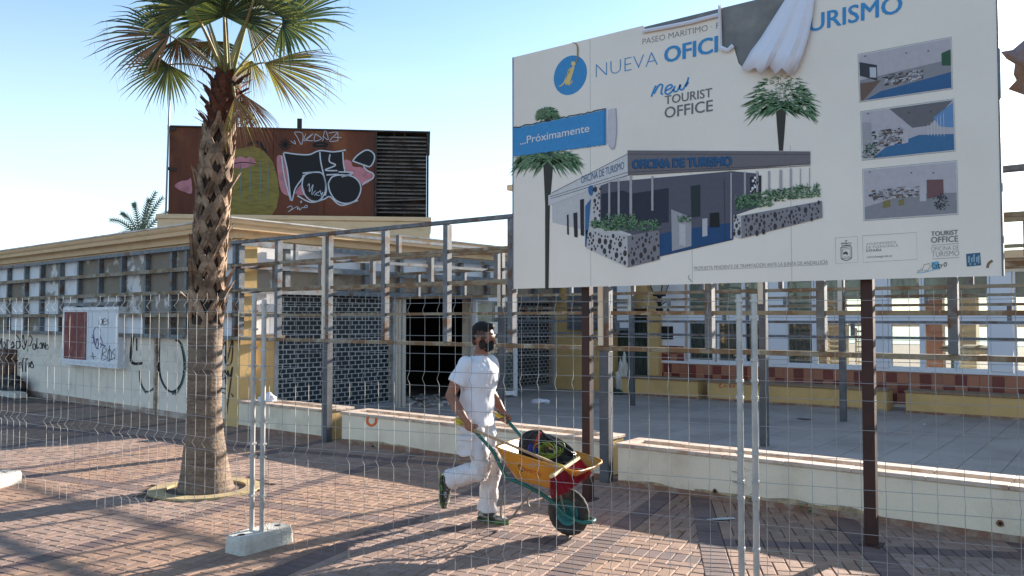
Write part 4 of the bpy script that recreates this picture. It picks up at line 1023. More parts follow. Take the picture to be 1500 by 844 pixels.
ink('lettering',m_blue,lambda mb: text_on(mb,'OFICI',Kb(857,338),Kb(1140,278),22.5,F(2),bold=.03))
ink('lettering',m_blue,lambda mb: text_on(mb,'URISMO',Kd(372,165),Kd(848,62),25,F(2),bold=.018))
ink('lettering',m_grey,lambda mb: text_on(mb,'TOURIST',Kb(858,562),Kb(1112,520),12.6,F(2),bold=.012))
ink('lettering',m_grey,lambda mb: text_on(mb,'OFFICE',Kb(857,636),Kb(1115,596),16,F(2),bold=.012))
def new(mb):
    for c in ([(785,520),(805,470),(812,462)],[(800,505),(825,460),(845,458),(838,500),(848,506)],[(862,488),(895,470),(890,455),(866,470),(860,500),(880,505),(905,480)],[(912,462),(905,490),(925,488),(942,455),(938,478),(955,480),(978,440),(985,415)],[(970,465),(985,440)]):
        stroke(mb,[Kb(*q) for q in c],2.6,F(2))
ink('script_word',m_blue,new)
# torn paper blue strip
edge_t=[(752,188.6)]+[(752+i*3.4,188.6-i*.69*1.0+R.uniform(-.9,.9)) for i in range(1,41)]; 
def strip(mb):
    t=[(x,y) for x,y in edge_t if x<890]; b=[(x,y+36+9*0+ (2 if x<800 else -4)+R.uniform(-1.2,1.2)) for x,y in t]
    b=[(752,229)]+[(752+i*3.4,229-i*.42+R.uniform(-1,1)) for i in range(1,41)]
    b=[q for q in b if q[0]<890]; t=t[:len(b)]
    mb.add([F(3)(*q) for q in t]+[F(3)(*q) for q in b],[(i,i+1,len(t)+i+1,len(t)+i) for i in range(len(t)-1)])
# edge shadows print / white torn lip
def lip(mb):
    t=[(x,y-1.3+R.uniform(-.4,.4)) for x,y in edge_t if x<892]; stroke(mb,t,1.6,F(2),sm=False)
ink('torn_lip',m_dk,lip); ink('blue_strip',m_blue,strip)
ink('lettering',m_wh,lambda mb: text_on(mb,'...Próximamente',Kb(80,778),Kb(452,708),11.0,F(5),bold=.012))
ink('paper_roll',flat((0.58,0.54,0.55),name='ink_roll'),lambda mb: poly(mb,[Kb(552,590),Kb(597,580),Kb(600,700),Kb(592,790),Kb(575,800),Kb(555,775),Kb(545,768)],F(4)))
ink('paper_roll',flat((0.40,0.36,0.40),name='ink_roll_shade'),lambda mb: stroke(mb,[Kb(594,585),Kb(598,700),Kb(588,790),Kb(572,800),Kb(556,778)],1.3,F(5)))
# printed palms
def ppalm(cx,cy,rx,ry,trunk,seed,down=1.0,k0=2):
    r=random.Random(seed)
    G=[flat((0.035,0.10,0.05),name='ink_green_dark'),flat((0.07,0.17,0.08),name='ink_green'),flat((0.17,0.27,0.14),name='ink_green_light')]
    TR=flat((0.05,0.045,0.035),name='ink_trunk')
    def tr(mb): 
        for (x0,y0,w0),(x1,y1,w1) in zip(trunk[:-1],trunk[1:]): poly(mb,[(x0-w0/2,y0),(x0+w0/2,y0),(x1+w1/2,y1),(x1-w1/2,y1)],F(k0))
    ink('printed_trunk',TR,tr)
    for gi in range(3):
        def lf(mb):
            for k in range(260 if gi<2 else 170):
                a=r.uniform(-.25,PI+.25); d=r.uniform(.0,.92)
                hx=cx+math.cos(a)*rx*d*.8; hy=cy-math.sin(a)*ry*d*.8
                da=a+r.uniform(-.6,.6)
                L=rx*r.uniform(.16,.34); dx,dy=math.cos(da)*L,-math.sin(da)*L*.7+L*.45*down*r.uniform(.4,1.4)
                nx,ny=-dy/L*1.1,dx/L*1.1
                poly(mb,[(hx-nx,hy-ny),(hx+dx,hy+dy),(hx+nx,hy+ny)],F(k0+1+gi*.4))
        ink('printed_leaves',G[gi],lf)
ppalm(1145,158,60,66,[(1144,148,17),(1144,190,11),(1144,221,6)],3,1.3)
ppalm(802,234,58,22,[(802,222,19),(803,245,14),(802,300,7),(801,424,5)],5,2.2)
ppalm(802,172,20,20,[(802,170,8),(802,178,9)],8,.5)
def wedge(mb): poly(mb,[(752,190),(888,161),(888,200),(752,229)],F(8))
# hide leaf overlap under the blue strip: draw strip slightly prouder
ink('blue_strip',m_blue,lambda mb: [mb.add([F(8)(*q) for q in ([e for e in edge_t if e[0]<887])]+[F(8)(e[0],229-(e[0]-752)*.124+R.uniform(-1,1)) for e in edge_t if e[0]<887],[(i,i+1,len([e for e in edge_t if e[0]<887])+i+1,len([e for e in edge_t if e[0]<887])+i) for i in range(len([e for e in edge_t if e[0]<887])-1)])])
for o in list(BD.children):
    if o.name.startswith('lettering') and False: pass
ink('lettering',m_wh,lambda mb: text_on(mb,'...Próximamente',Kb(80,778),Kb(452,708),11.0,F(10),bold=.012))
# the drawn tourist office building
P=lambda *q:[Kf(*a) for a in q]
def pol(name,col,pts,k,nm): ink(name,flat(col,name=nm),lambda mb: poly(mb,P(*pts),F(k)))
pol('drawn_wall',(0.56,0.53,0.51),((-170,300),(280,195),(310,470),(280,560),(40,520),(-165,470)),1.5,'ink_lightwall')
pol('drawn_hall',(0.105,0.10,0.125),((120,235),(900,165),(1060,180),(1060,380),(910,430),(910,570),(470,670),(300,540),(120,470)),2,'ink_hall')
pol('drawn_hall',(0.03,0.033,0.05),((125,300),(255,280),(300,300),(525,265),(525,470),(300,480),(125,460)),2.5,'ink_hall_dark')
pol('drawn_floor',(0.02,0.07,0.17),((470,540),(560,520),(905,470),(905,570),(470,670)),3,'ink_pool_blue')
pol('drawn_canopy',(0.62,0.59,0.57),((-190,310),(280,65),(282,190),(-190,370)),4,'ink_canopy_side')
pol('drawn_canopy',(0.17,0.15,0.155),((280,42),(1366,48),(1366,122),(900,160),(282,190)),4,'ink_canopy')
pol('drawn_wall',(0.36,0.34,0.35),((540,392),(660,440),(660,610),(545,640)),3.5,'ink_block')
pol('drawn_block',(0.50,0.48,0.47),((588,478),(625,482),(625,615),(588,598)),4,'ink_block2'); pol('drawn_block',(0.50,0.48,0.47),((725,448),(755,445),(755,550),(725,555)),4,'ink_block2')
pol('drawn_door',(0.025,0.035,0.035),((655,255),(712,245),(712,435),(660,440)),4,'ink_door'); pol('drawn_door',(0.015,0.015,0.016),((768,415),(825,410),(828,498),(768,500)),4,'ink_door2')
def lines(mb):
    for (a,b) in (((-170,295),(280,64)),((280,64),(1366,66)),((-180,318),(280,172)),((282,172),(1366,124)),((-176,330),(280,190)),((282,190),(1366,132)),((470,672),(905,572)),((853,200),(860,575))): stroke(mb,P(a,b),.7,F(5),sm=False)
ink('drawn_lines',m_dk,lines)
def thin(mb):
    for yy in (240,300,360,420,480): stroke(mb,P((530,yy+15),(950,yy-25)),.35,F(3),sm=False)
ink('drawn_lines',flat((0.12,0.12,0.14),name='ink_thin'),thin)
def colsd(mb):
    for x,y0,y1,w_ in ((172,235,450,12),(228,220,440,12),(300,195,460,16),(428,195,400,13),(896,175,565,10),(978,170,330,13),(1051,165,350,12),(1121,165,310,12),(1190,158,330,16),(1250,150,300,12),(1307,150,300,6),(1361,145,300,5)):
        poly(mb,P((x-w_/2,y0),(x+w_/2,y0),(x+w_/2,y1),(x-w_/2,y1)),F(5))
ink('drawn_columns',flat((0.40,0.36,0.36),name='ink_column'),colsd)
def wins(mb):
    for q in (((-80,425),(-70,422),(-68,545),(-78,540)),((-42,415),(-18,410),(-16,560),(-36,555)),((-2,335),(22,330),(22,552),(2,545)),): poly(mb,P(*q),F(4.5))
    poly(mb,P((1008,200),(1075,190),(1075,340),(1010,330)),F(4))
ink('drawn_windows',flat((0.035,0.03,0.035),name='ink_window'),wins)
ink('drawn_letter_i',flat((0.045,0.14,0.30),name='ink_steel_blue'),lambda mb: (poly(mb,P((30,372),(62,330),(62,345),(48,500),(35,620),(28,610)),F(6)),poly(mb,P((48,262),(70,250),(80,280),(68,310),(52,300)),F(6),sm=True)))
perf=[(((35,515),(280,550),(282,738),(40,625)),(0.50,0.47,0.45),'ink_perf_light',44),(((280,550),(470,515),(472,690),(282,738)),(0.23,0.21,0.22),'ink_perf_dark',30),(((912,425),(955,430),(957,565),(912,555)),(0.52,0.49,0.47),'ink_perf_light2',9),(((955,430),(1435,342),(1437,442),(957,565)),(0.24,0.22,0.23),'ink_perf_dark2',70),(((75,262),(118,250),(118,480),(78,500)),(0.52,0.49,0.47),'ink_perf_light2',16)]
for q,col,nm,nh in perf:
    pol('drawn_trough',col,q,6,nm)
    A,B,C,D=[Vector(a) for a in q]
    def holes(mb):
        pts=[]
        tries=0
        while len(pts)<nh and tries<4000:
            tries+=1
            u,v=R.uniform(.04,.96),R.uniform(.06,.94); p=(A*(1-u)+B*u)*(1-v)+(D*(1-u)+C*u)*v; r_=R.choice((6,8,11,15))
            if any((p-o_).length<r_+q_+3 for o_,q_ in pts): continue
            pts.append((p,r_)); poly(mb,P(*[(p.x+r_*.75*math.cos(a),p.y+r_*1.25*math.sin(a)) for a in [k*PI/5 for k in range(10)]]),F(7))
    ink('drawn_holes',flat((0.05,0.042,0.042),name='ink_hole'),holes)
def dots(mb):
    for k in range(14):
        x=1012+R.random()*50; y=205+k*9; r_=R.choice((5,8)); poly(mb,P(*[(x+r_*math.cos(a),y+r_*1.1*math.sin(a)) for a in [k*PI/4 for k in range(8)]]),F(5))
ink('drawn_holes',m_wh,dots)
for gi,(col,nm) in enumerate(((( .03,.09,.04),'ink_green_dark'),((.07,.17,.08),'ink_green'),((.17,.27,.14),'ink_green_light'))):
    def bush(mb):
        for (xa,xb,yf,h,n) in ((70,130,505,45,22),(140,335,520,95,85),(340,470,520,60,30),(925,1130,400,95,85),(1130,1425,350,75,100),(580,660,470,35,10)):
            for k in range(n):
                x=R.uniform(xa,xb); yb=yf-(x-xa)*(.12 if xa>900 else 0); y=yb-R.random()*h*(.9 if gi<2 else 1); a=R.uniform(-.2,PI+.2); L=R.uniform(14,32); 
                d=Vector((math.cos(a)*L,-math.sin(a)*L*.8)); nn=Vector((-d.y,d.x)).normalized()*4.2
                poly(mb,P((x-nn.x,y-nn.y),(x+d.x,y+d.y),(x+nn.x,y+nn.y)),F(8+gi*.4))
    ink('printed_bush',flat(col,name=nm),bush)
ink('lettering',flat((0.028,0.10,0.21),name='ink_sign_blue'),lambda mb: text_on(mb,'OFICINA DE TURISMO',Kf(5,240),Kf(260,152),11,F(6),bold=.0,shear=.0))
for dx,dy,m_ in ((-4,3,flat((0.015,0.035,0.08),name='ink_sign_dark')),(0,0,flat((0.028,0.10,0.21),name='ink_sign_blue'))):
    ink('lettering',m_,lambda mb: text_on(mb,'OFICINA DE TURISMO',Kf(312+dx,148+dy),Kf(898+dx,131+dy),12.6,F(6 if dx else 6.8),bold=.045))
# the small print
def under(mb): stroke(mb,[Kf(675,757),Kf(1470,720)],.35,F(2),sm=False)
ink('small_print_line',m_grey,under)
ink('small_print',m_grey,lambda mb:(text_on(mb,'PROPUESTA PENDIENTE DE TRAMITACIÓN ANTE LA JUNTA DE ANDALUCÍA',Kf(675,753),Kf(1470,716),5.2,F(2),bold=-.012),))
# three interior pictures
def pic(corners,seed,kind):
    A,B,C,D=[Vector(Kd(*c)) for c in corners]; r=random.Random(seed)
    UV=lambda u,v: tuple(((A*(1-u)+B*u)*(1-v)+(D*(1-u)+C*u)*v))
    def q(name,col,pts,k,nm): ink(name,flat(col,name=nm),lambda mb: poly(mb,[UV(*p) for p in pts],F(k)))
    q('picture_border',(0.62,0.60,0.58),((-.012,-.022),(1.012,-.022),(1.012,1.022),(-.012,1.022)),1.5,'ink_border')
    ink('picture_line',m_dk,lambda mb: stroke(mb,[UV(*p) for p in ((-.014,-.026),(1.014,-.026),(1.014,1.026),(-.014,1.026),(-.014,-.026))],.4,F(2),sm=False))
    q('picture',(0.46,0.42,0.43),((0,0),(1,0),(1,1),(0,1)),2.5,'ink_pic_ceiling')
    if kind==0:
        q('picture',(0.26,0.25,0.26),((0,.55),(1,.42),(1,1),(0,1)),3,'ink_pic_wall')
        q('picture',(0.04,0.12,0.25),((.05,1),(.22,.86),(1,.68),(1,1)),3.5,'ink_pic_blue')
        q('picture',(0.16,0.10,0.075),((0,.62),(.23,.62),(.03,1),(0,1)),4,'ink_pic_brown')
        q('picture',(0.05,0.05,0.055),((0,.15),(.19,.28),(.19,.62),(0,.45)),3.6,'ink_pic_win')
        q('picture',(0.50,0.52,0.55),((.11,.30),(.18,.33),(.18,.55),(.11,.52)),4.2,'ink_pic_light')
        q('picture',(0.05,0.12,0.05),((.9,.27),(1,.22),(1,.55),(.9,.52)),4,'ink_green_dark')
        box=(.25,.52,.68,.72)
    elif kind==1:
        q('picture',(0.15,0.14,0.145),((.3,.0),(1,0),(.74,.45),(.55,.46)),3,'ink_pic_dark')
        q('picture',(0.05,0.15,0.28),((.1,1),(.25,.8),(.62,.62),(1,.68),(1,1)),3.5,'ink_pic_blue2')
        q('picture',(0.13,0.26,0.45),((.78,.3),(1,.05),(1,.55),(.85,.5)),3.3,'ink_pic_sky')
        q('picture',(0.35,0.33,0.34),((0,.2),(.1,.25),(.1,.9),(0,1)),3.4,'ink_pic_grey')
        q('picture',(0.48,0.45,0.46),((.42,.36),(.5,.38),(.5,.75),(.43,.77)),4,'ink_pic_light2')
        box=(.1,.42,.42,.75)
    else:
        q('picture',(0.27,0.26,0.27),((0,.75),(.5,.55),(1,.6),(1,1),(0,1)),3,'ink_pic_wall')
        q('picture',(0.17,0.085,0.085),((.68,.3),(.86,.32),(.86,.62),(.68,.68)),4,'ink_pic_red')
        q('picture',(0.40,0.39,0.40),((.6,.32),(.67,.34),(.67,.72),(.6,.72)),4,'ink_pic_light2')
        q('picture',(0.22,0.18,0.06),((.2,.66),(.28,.63),(.28,.78),(.2,.8)),4,'ink_pic_ochre'); q('picture',(0.22,0.18,0.06),((.37,.66),(.43,.64),(.43,.76),(.37,.77)),4,'ink_pic_ochre')
        box=(.03,.4,.58,.6)
    for col,nm in (((.06,.055,.06),'ink_black'),((.5,.48,.48),'ink_pic_spot'),((.2,.12,.09),'ink_pic_brown'),((.2,.19,.2),'ink_pic_wall2'),((.40,.38,.40),'ink_pic_light3')):
        def spots(mb):
            for k in range(34):
                u,v=r.uniform(box[0],box[2]),r.uniform(box[1],box[3]); w_,h=r.uniform(.006,.05),r.uniform(.008,.045)
                poly(mb,[UV(u,v),UV(u+w_,v-.004),UV(u+w_,v+h),UV(u,v+h)],F(5+r.random()))
        ink('picture_detail',flat(col,name=nm),spots)
    def lights(mb):
        for u,v in ((.05,.04),(.5,.13),(.74,.17)): poly(mb,[UV(u,v),UV(u+.025,v-.01),UV(u+.02,v+.025)],F(4))
    ink('picture_detail',m_dk,lights)
    if kind==1:
        def mull(mb):
            for k in range(6): stroke(mb,[UV(.72+.035*k,.42-.035*k),UV(.72+.035*k,.66+.01*k)],.5,F(4.5),sm=False)
        ink('picture_detail',m_wh,mull)
    if kind>0:
        def pl(mb):
            for k in range(60):
                u,v=(R.uniform(0,.17),R.uniform(.72,.98)) if kind==1 else (R.uniform(.76,.9),R.uniform(.62,.88))
                a=R.uniform(0,6.28); poly(mb,[UV(u,v),UV(u+.03*math.cos(a),v+.05*math.sin(a)),UV(u+.03*math.cos(a+.5),v+.05*math.sin(a+.5))],F(6))
        ink('picture_plant',flat((0.05,0.10,0.05) if kind==1 else (0.07,0.07,0.075),name='ink_green_dark' if kind==1 else 'ink_plant_grey'),pl)
pic(((628,285),(1097,198),(1103,452),(635,520)),11,0)
pic(((642,580),(1110,516),(1117,772),(648,820)),12,1)
Y_=844-190/.2844*0
pic(((652,210+668),(1125,166+668),(1132,430+668),(657,463+668)),13,2)
# crest, address box, logos
def rect(mb,a,b,c,d,k=2,w_=.35): stroke(mb,[a,b,c,d,a],w_,F(k),sm=False)
ink('thin_box',m_grey,lambda mb:(rect(mb,Kh(127,100),Kh(300,88),Kh(305,290),Kh(130,303)),rect(mb,Kh(340,83),Kh(763,57),Kh(770,268),Kh(345,292))))
def crest(mb):
    rect(mb,Kh(170,175),Kh(253,168),Kh(255,255),Kh(172,262),3,1.0); stroke(mb,[Kh(172,262),Kh(190,272),Kh(212,276),Kh(236,268),Kh(255,255)],1.0,F(3)); rect(mb,Kh(183,188),Kh(243,183),Kh(244,245),Kh(185,250),3,.5)
    poly(mb,[Kh(188,218),Kh(205,205),Kh(222,210),Kh(225,235),Kh(205,225),Kh(188,230)],F(3)); stroke(mb,[Kh(210,116),Kh(211,160)],.6,F(3),sm=False); stroke(mb,[Kh(200,124),Kh(222,122)],.6,F(3),sm=False)
    for k in range(5): stroke(mb,[Kh(172+k*17,150-2*k+ (0)),Kh(178+k*17,138),Kh(186+k*17,150-2*k)],.8,F(3))
    stroke(mb,[Kh(176,163),Kh(250,156)],1.2,F(3),sm=False)
ink('crest',flat((0.10,0.095,0.10),name='ink_crest'),crest)
ink('small_print',m_grey,lambda mb:(text_on(mb,'AYUNTAMIENTO',Kh(370,158),Kh(602,142),3.6,F(2),bold=-.01,space=1.3),text_on(mb,'DE FUENGIROLA',Kh(370,184),Kh(618,167),3.6,F(2),bold=-.01,space=1.3),))
ink('small_print',m_grey,lambda mb: text_on(mb,'ESPAÑA',Kh(370,210),Kh(490,203),3.6,F(2),bold=.01,space=1.3))
ink('small_print',m_grey,lambda mb: text_on(mb,'www.fuengirola.es',Kh(372,258),Kh(572,247),3.2,F(2)))
ink('lettering',m_grey,lambda mb:(text_on(mb,'TOURIST',Kh(878,85),Kh(1088,72),6.6,F(2),bold=.02),text_on(mb,'OFFICE',Kh(878,139),Kh(1090,128),8.6,F(2),bold=.012),stroke(mb,[Kh(880,158),Kh(1095,143)],.5,F(2),sm=False)))
ink('lettering',m_grey,lambda mb:(text_on(mb,'OFICINA DE',Kh(880,202),Kh(1095,190),6.2,F(2),bold=-.02),text_on(mb,'TURISMO',Kh(882,250),Kh(1098,239),8.0,F(2),bold=-.018),stroke(mb,[Kh(885,265),Kh(1098,253)],.5,F(2),sm=False)))
ink('sticker',flat((0.16,0.42,0.55),name='ink_cyan'),lambda mb: (poly(mb,[Kh(880,290),Kh(935,282),Kh(950,345),Kh(890,352)],F(2)),stroke(mb,[Kh(765,375),Kh(830,368),Kh(900,350)],1.0,F(2))))
def cen(mb):
    stroke(mb,[Kh(768,372),Kh(785,350),Kh(790,365),Kh(800,335),Kh(806,362),Kh(822,310),Kh(865,300),Kh(872,330),Kh(850,355),Kh(822,358)],.6,F(3),sm=False)
    for c in ([(905,300),(885,310),(890,335),(912,335)],[(905,318),(920,312),(922,335),(905,335)],[(935,300),(938,335),(950,330)],[(928,312),(950,308)],[(955,310),(957,332)],[(957,318),(968,308)],[(980,300),(995,292),(998,315),(982,322),(980,300)]): stroke(mb,[Kh(*q) for q in c],1.0,F(3))
ink('sticker_drawing',m_dk,cen)
ink('sticker',flat((0.05,0.13,0.20),name='ink_sticker_blue'),lambda mb: poly(mb,[Kh(1152,225),Kh(1263,215),Kh(1270,315),Kh(1158,325)],F(2)))
ink('sticker_drawing',flat((0.30,0.42,0.48),name='ink_pale_blue'),lambda mb: [poly(mb,[Kh(x,y),Kh(x+14,y-4),Kh(x+12,y+h),Kh(x+2,y+h)],F(3)) for x,y,h in ((1168,245,50),(1190,255,35),(1208,230,60),(1230,250,40),(1245,240,60),(1180,300,14),(1215,300,14))])
ink('sticker_drawing',flat((0.22,0.14,0.07),name='ink_brown'),lambda mb: stroke(mb,[Kh(1320,335),Kh(1330,300),Kh(1360,278)],3.8,F(2)))
ink('scratch',m_grey,lambda mb: (stroke(mb,[(1008,407),(1011,410),(1013,413)],1,F(2)),stroke(mb,[(1010,403),(1008,406)],.8,F(2))))
# torn scrap of banner at the right edge
TB=py(1490,100,7.2); M_scr=mat('dirty_banner_scrap',(0.20,0.13,0.09),.9,col2=(0.25,0.25,0.30),scale=3,thr=(.4,.6),fine=.1)
pts=[(1466,76),(1482,70),(1500,60),(1530,55),(1540,100),(1520,150),(1500,140),(1478,132),(1492,125),(1484,108),(1488,96),(1474,86)]
mb=MB(); fr=[];bk=[]
for i,(x,y) in enumerate(pts):
    p=py(x,y,7.2); fr.append(p+Vector((0,.06*math.sin(i*1.7),0))); bk.append(p+Vector((0,.06*math.sin(i*1.7)+.02,0)))
n=len(pts); c1=py(1505,100,7.12); c2=c1+Vector((0,.03,0))
mb.add(fr+bk+[c1,c2],[(i,(i+1)%n,2*n) for i in range(n)]+[(n+(i+1)%n,n+i,2*n+1) for i in range(n)]+[((i+1)%n,i,n+i,n+(i+1)%n) for i in range(n)])
TBE=empty('torn_banner',(c1.x,7.2,0),'ragged brown and grey scrap of torn banner right of the billboard','banner')
setp(mb.build('cloth',M_scr,None,True),TBE)
qx=py(1535,60,7.2); mb=MB(); mb.bbox((qx.x-.04,7.2,0),(qx.x+.04,7.28,qx.z+.4),.004); setp(mb.build('pole',M_oxide),TBE)
# ================================================================ TEMPORARY FENCE
def fence(A,B,nv,label,folds,skip=(),topz=1.95,posts=(1,1),both=True):
    A=Vector(A); B=Vector(B); L=(B-A).length; d=(B-A).normalized(); nn=Vector((d.y,-d.x,0))   # towards camera
    if nn.dot(-A)<0: nn=-nn
    E=empty('mesh_fence',A,label,'fence panel','temporary mesh fence panels')
    ang=math.atan2(d.y,d.x); E.rotation_euler=(0,0,ang)
    sgn=1 if nn.dot(Vector((-d.y,d.x,0)))>0 else -1
    prof=[(0.02,0.0)]
    for z in folds: prof+=[(z-.045,0.0),(z,.035),(z+.045,0.0)]
    prof+=[(topz+.03,0.0)]
    wm=None; H0=0
    for k in range(nv):
        if k in skip: continue
        x=.06+(L-.12)*k/(nv-1)
        if wm is None:
            mb=MB(); mb.tube([(0,sgn*o,z) for z,o in prof],0.0018,5,False); o=mb.build('vertical_wire',M_wire,E,True); wm=o.data
        else: o=link('vertical_wire',wm,E)
        o.location=(x+R.uniform(-.004,.004),0,0); o.rotation_euler=(0,R.uniform(-.003,.003),0)
    zs_=[]
    for i,z in enumerate(folds): 
        zs_+=[z-.05,z+.05]
        if i<len(folds)-1:
            g=folds[i+1]-z-.1; m_=max(1,int(round(g/.15))); zs_+=[z+.05+g*j/m_ for j in range(1,m_)]
    for z in zs_:
        mb=MB(); n=6; mb.tube([(L*j/n,sgn*.0045+.002*math.sin(j*2+z*9),z+.003*math.sin(j*1.3+z*5)) for j in range(n+1)],0.0018,5,False); mb.build('horizontal_wire',M_wire,E,True)
    for side,x in ((0,0.0),(1,L)):
        if posts[side]:
            mb=MB(); mb.tube([(x,0,0.03),(x,0,topz+.02)],0.019,12); mb.build('post',M_tube,E,0.7)
            for z in [q for q in zs_ if int(q*100)%2==0]:
                mb=MB(); mb.box((x-.021,-.024,z-.008),(x+.021,.024,z+.008)); mb.build('weld_clip',M_tube,E)
    return E
pA=FWD*6.42+RT*(-2.02); pA2=FWD*6.38+RT*(-1.93)
dl=(FWD*.561-RT*.828)
pL=pA+dl*4.55
fence(pA,pL,34,'mesh fence panel in front of the palm and the kiosk, left of the paired posts',(.2,.75,1.35,1.88),skip=(24,25))
pB=FWD*4.95+RT*(1.372)
fence(pA2,pB,29,'middle mesh fence panel in front of the walking man',(.2,.75,1.35,1.83),topz=1.90)
pB2=FWD*4.93+RT*(1.455)
fence(pB2,pB2+(RT*.927-FWD*.377)*3.5,27,'mesh fence panel at the right in front of the long planter',(.2,.75,1.35,1.83),topz=1.90)
def block(c,d,label,L=.62):
    d=d.normalized(); E=empty('fence_block',c,label,'concrete block','concrete feet of the fence',rz=math.atan2(d.y,d.x))
    mb=MB(); b=.018
    lo=[(-L/2,-.115,0),(L/2,-.115,0),(L/2,.115,0),(-L/2,.115,0)]
    prof=[(1.0,0.0),(1.0,.015),(.985,.10),(.95,.13)]
    rings=[]
    for s,z in prof:
        e=(1-s)*.5
        x,y=L/2-e*.6,.115-e*.35; c_=.03
        rings.append([Vector(q) for q in ((-x+c_,-y,z),(x-c_,-y,z),(x,-y+c_,z),(x,y-c_,z),(x-c_,y,z),(-x+c_,y,z),(-x,y-c_,z),(-x,-y+c_,z))])
    mb.loft(rings); mb.build('body',M_conc,E)
    for xx in (-.17,.17):
        mb=MB(); mb.tube([(xx,0,.129),(xx,0,.1325)],.026,12); mb.build('post_hole',M_dark,E)
    mb=MB(); mb.box((-.05,-.045,.130),(.05,.045,.137)); mb.build('lifting_pad',M_conc,E)
    return E
bc=gp(381,800); bc=(pA+pA2)/2
bd_=(gp(425,775)-gp(342,797)); block(Vector((bc.x,bc.y,0))+bd_.normalized()*.03,bd_,'pale concrete foot under the paired posts of the left fence',.50)
q=gp(0,716); block(Vector((q.x,q.y,0))+RT*-.12+FWD*.05,gp(40,706)-gp(0,716),'pale concrete foot at the left edge of the picture')
bc=(pB+pB2)/2; block(Vector((bc.x,bc.y,0)),Vector((.5,1,0)),'concrete foot under the right pair of fence posts, just out of frame')
# ================================================================ PALM
TK=lambda: R.uniform(-1,1)
PT_=empty('palm_tree',PALM,'tall fan palm with a criss cross trunk standing in the paving ring','palm tree')
def crown_axis(z): return Vector((0,0,0))+RT*(-.0426*z+.0181*z*z)+Vector((0,0,z))
def trunk_r(z):
    if z<.9: return .174+.095*(1-z/.9)**1.6+.015*math.exp(-z*14)
    return .174-.008*(z-.9)
mb=MB(); rings=[]; n=40; z=-.02
while z<4.35:
    r=trunk_r(max(z,0)); rr=r+.0035*math.sin(z*150)*(1 if z<1.8 else 0)+.004*noise.noise(Vector((z*9,0,0)))
    if z>1.68: rr=r*(.80+.2*max(0,1-(z-1.68)/.12))
    c=crown_axis(max(z,0)); c.z=z
    rings.append([c+Vector(((rr+.008*noise.noise(Vector((3*math.cos(a),3*math.sin(a),z*1.5))))*math.cos(a),(rr+.008*noise.noise(Vector((3*math.cos(a),3*math.sin(a),z*1.5))))*math.sin(a),.006*math.sin(a*3+z*8))) for a in [2*PI*i/n for i in range(n)]])
    z+=.0135 if z<1.85 else .08
mb.loft(rings)
mb.m=[1 if mb.v[f_[0]][2]>1.70 else 0 for f_ in mb.f]
M_trunk=mat('palm_trunk',(0.21,0.155,0.11),.95,col2=(0.12,0.085,0.065),scale=2.2,thr=(.40,.65),streak=(1.2,1.2,9),col3=(0.33,0.27,0.21),scale3=3,thr3=(.6,.8),bump=.9,bscale=32,fine=.22,fscale=45)
mb.build('trunk',[M_trunk,mat('dark_trunk_gaps',(0.055,0.035,0.025),1,bump=1,bscale=50,fine=.3)],PT_,True)  # trunk behind the leaf bases darkened for contrast, shade put into its colour
M_boot=mat('palm_boot',(0.31,0.205,0.13),.85,col2=(0.15,0.095,0.06),scale=3.5,thr=(.4,.62),streak=(1,1,2.5),col3=(0.48,0.38,0.28),scale3=4,thr3=(.58,.72),bump=.6,bscale=40,fine=.2,rand=.2)
M_bootr=mat('palm_boot_red',(0.15,0.055,0.03),.9,col2=(0.07,0.03,0.02),scale=8,thr=(.4,.6),bump=.6,bscale=40,fine=.2,rand=.25)
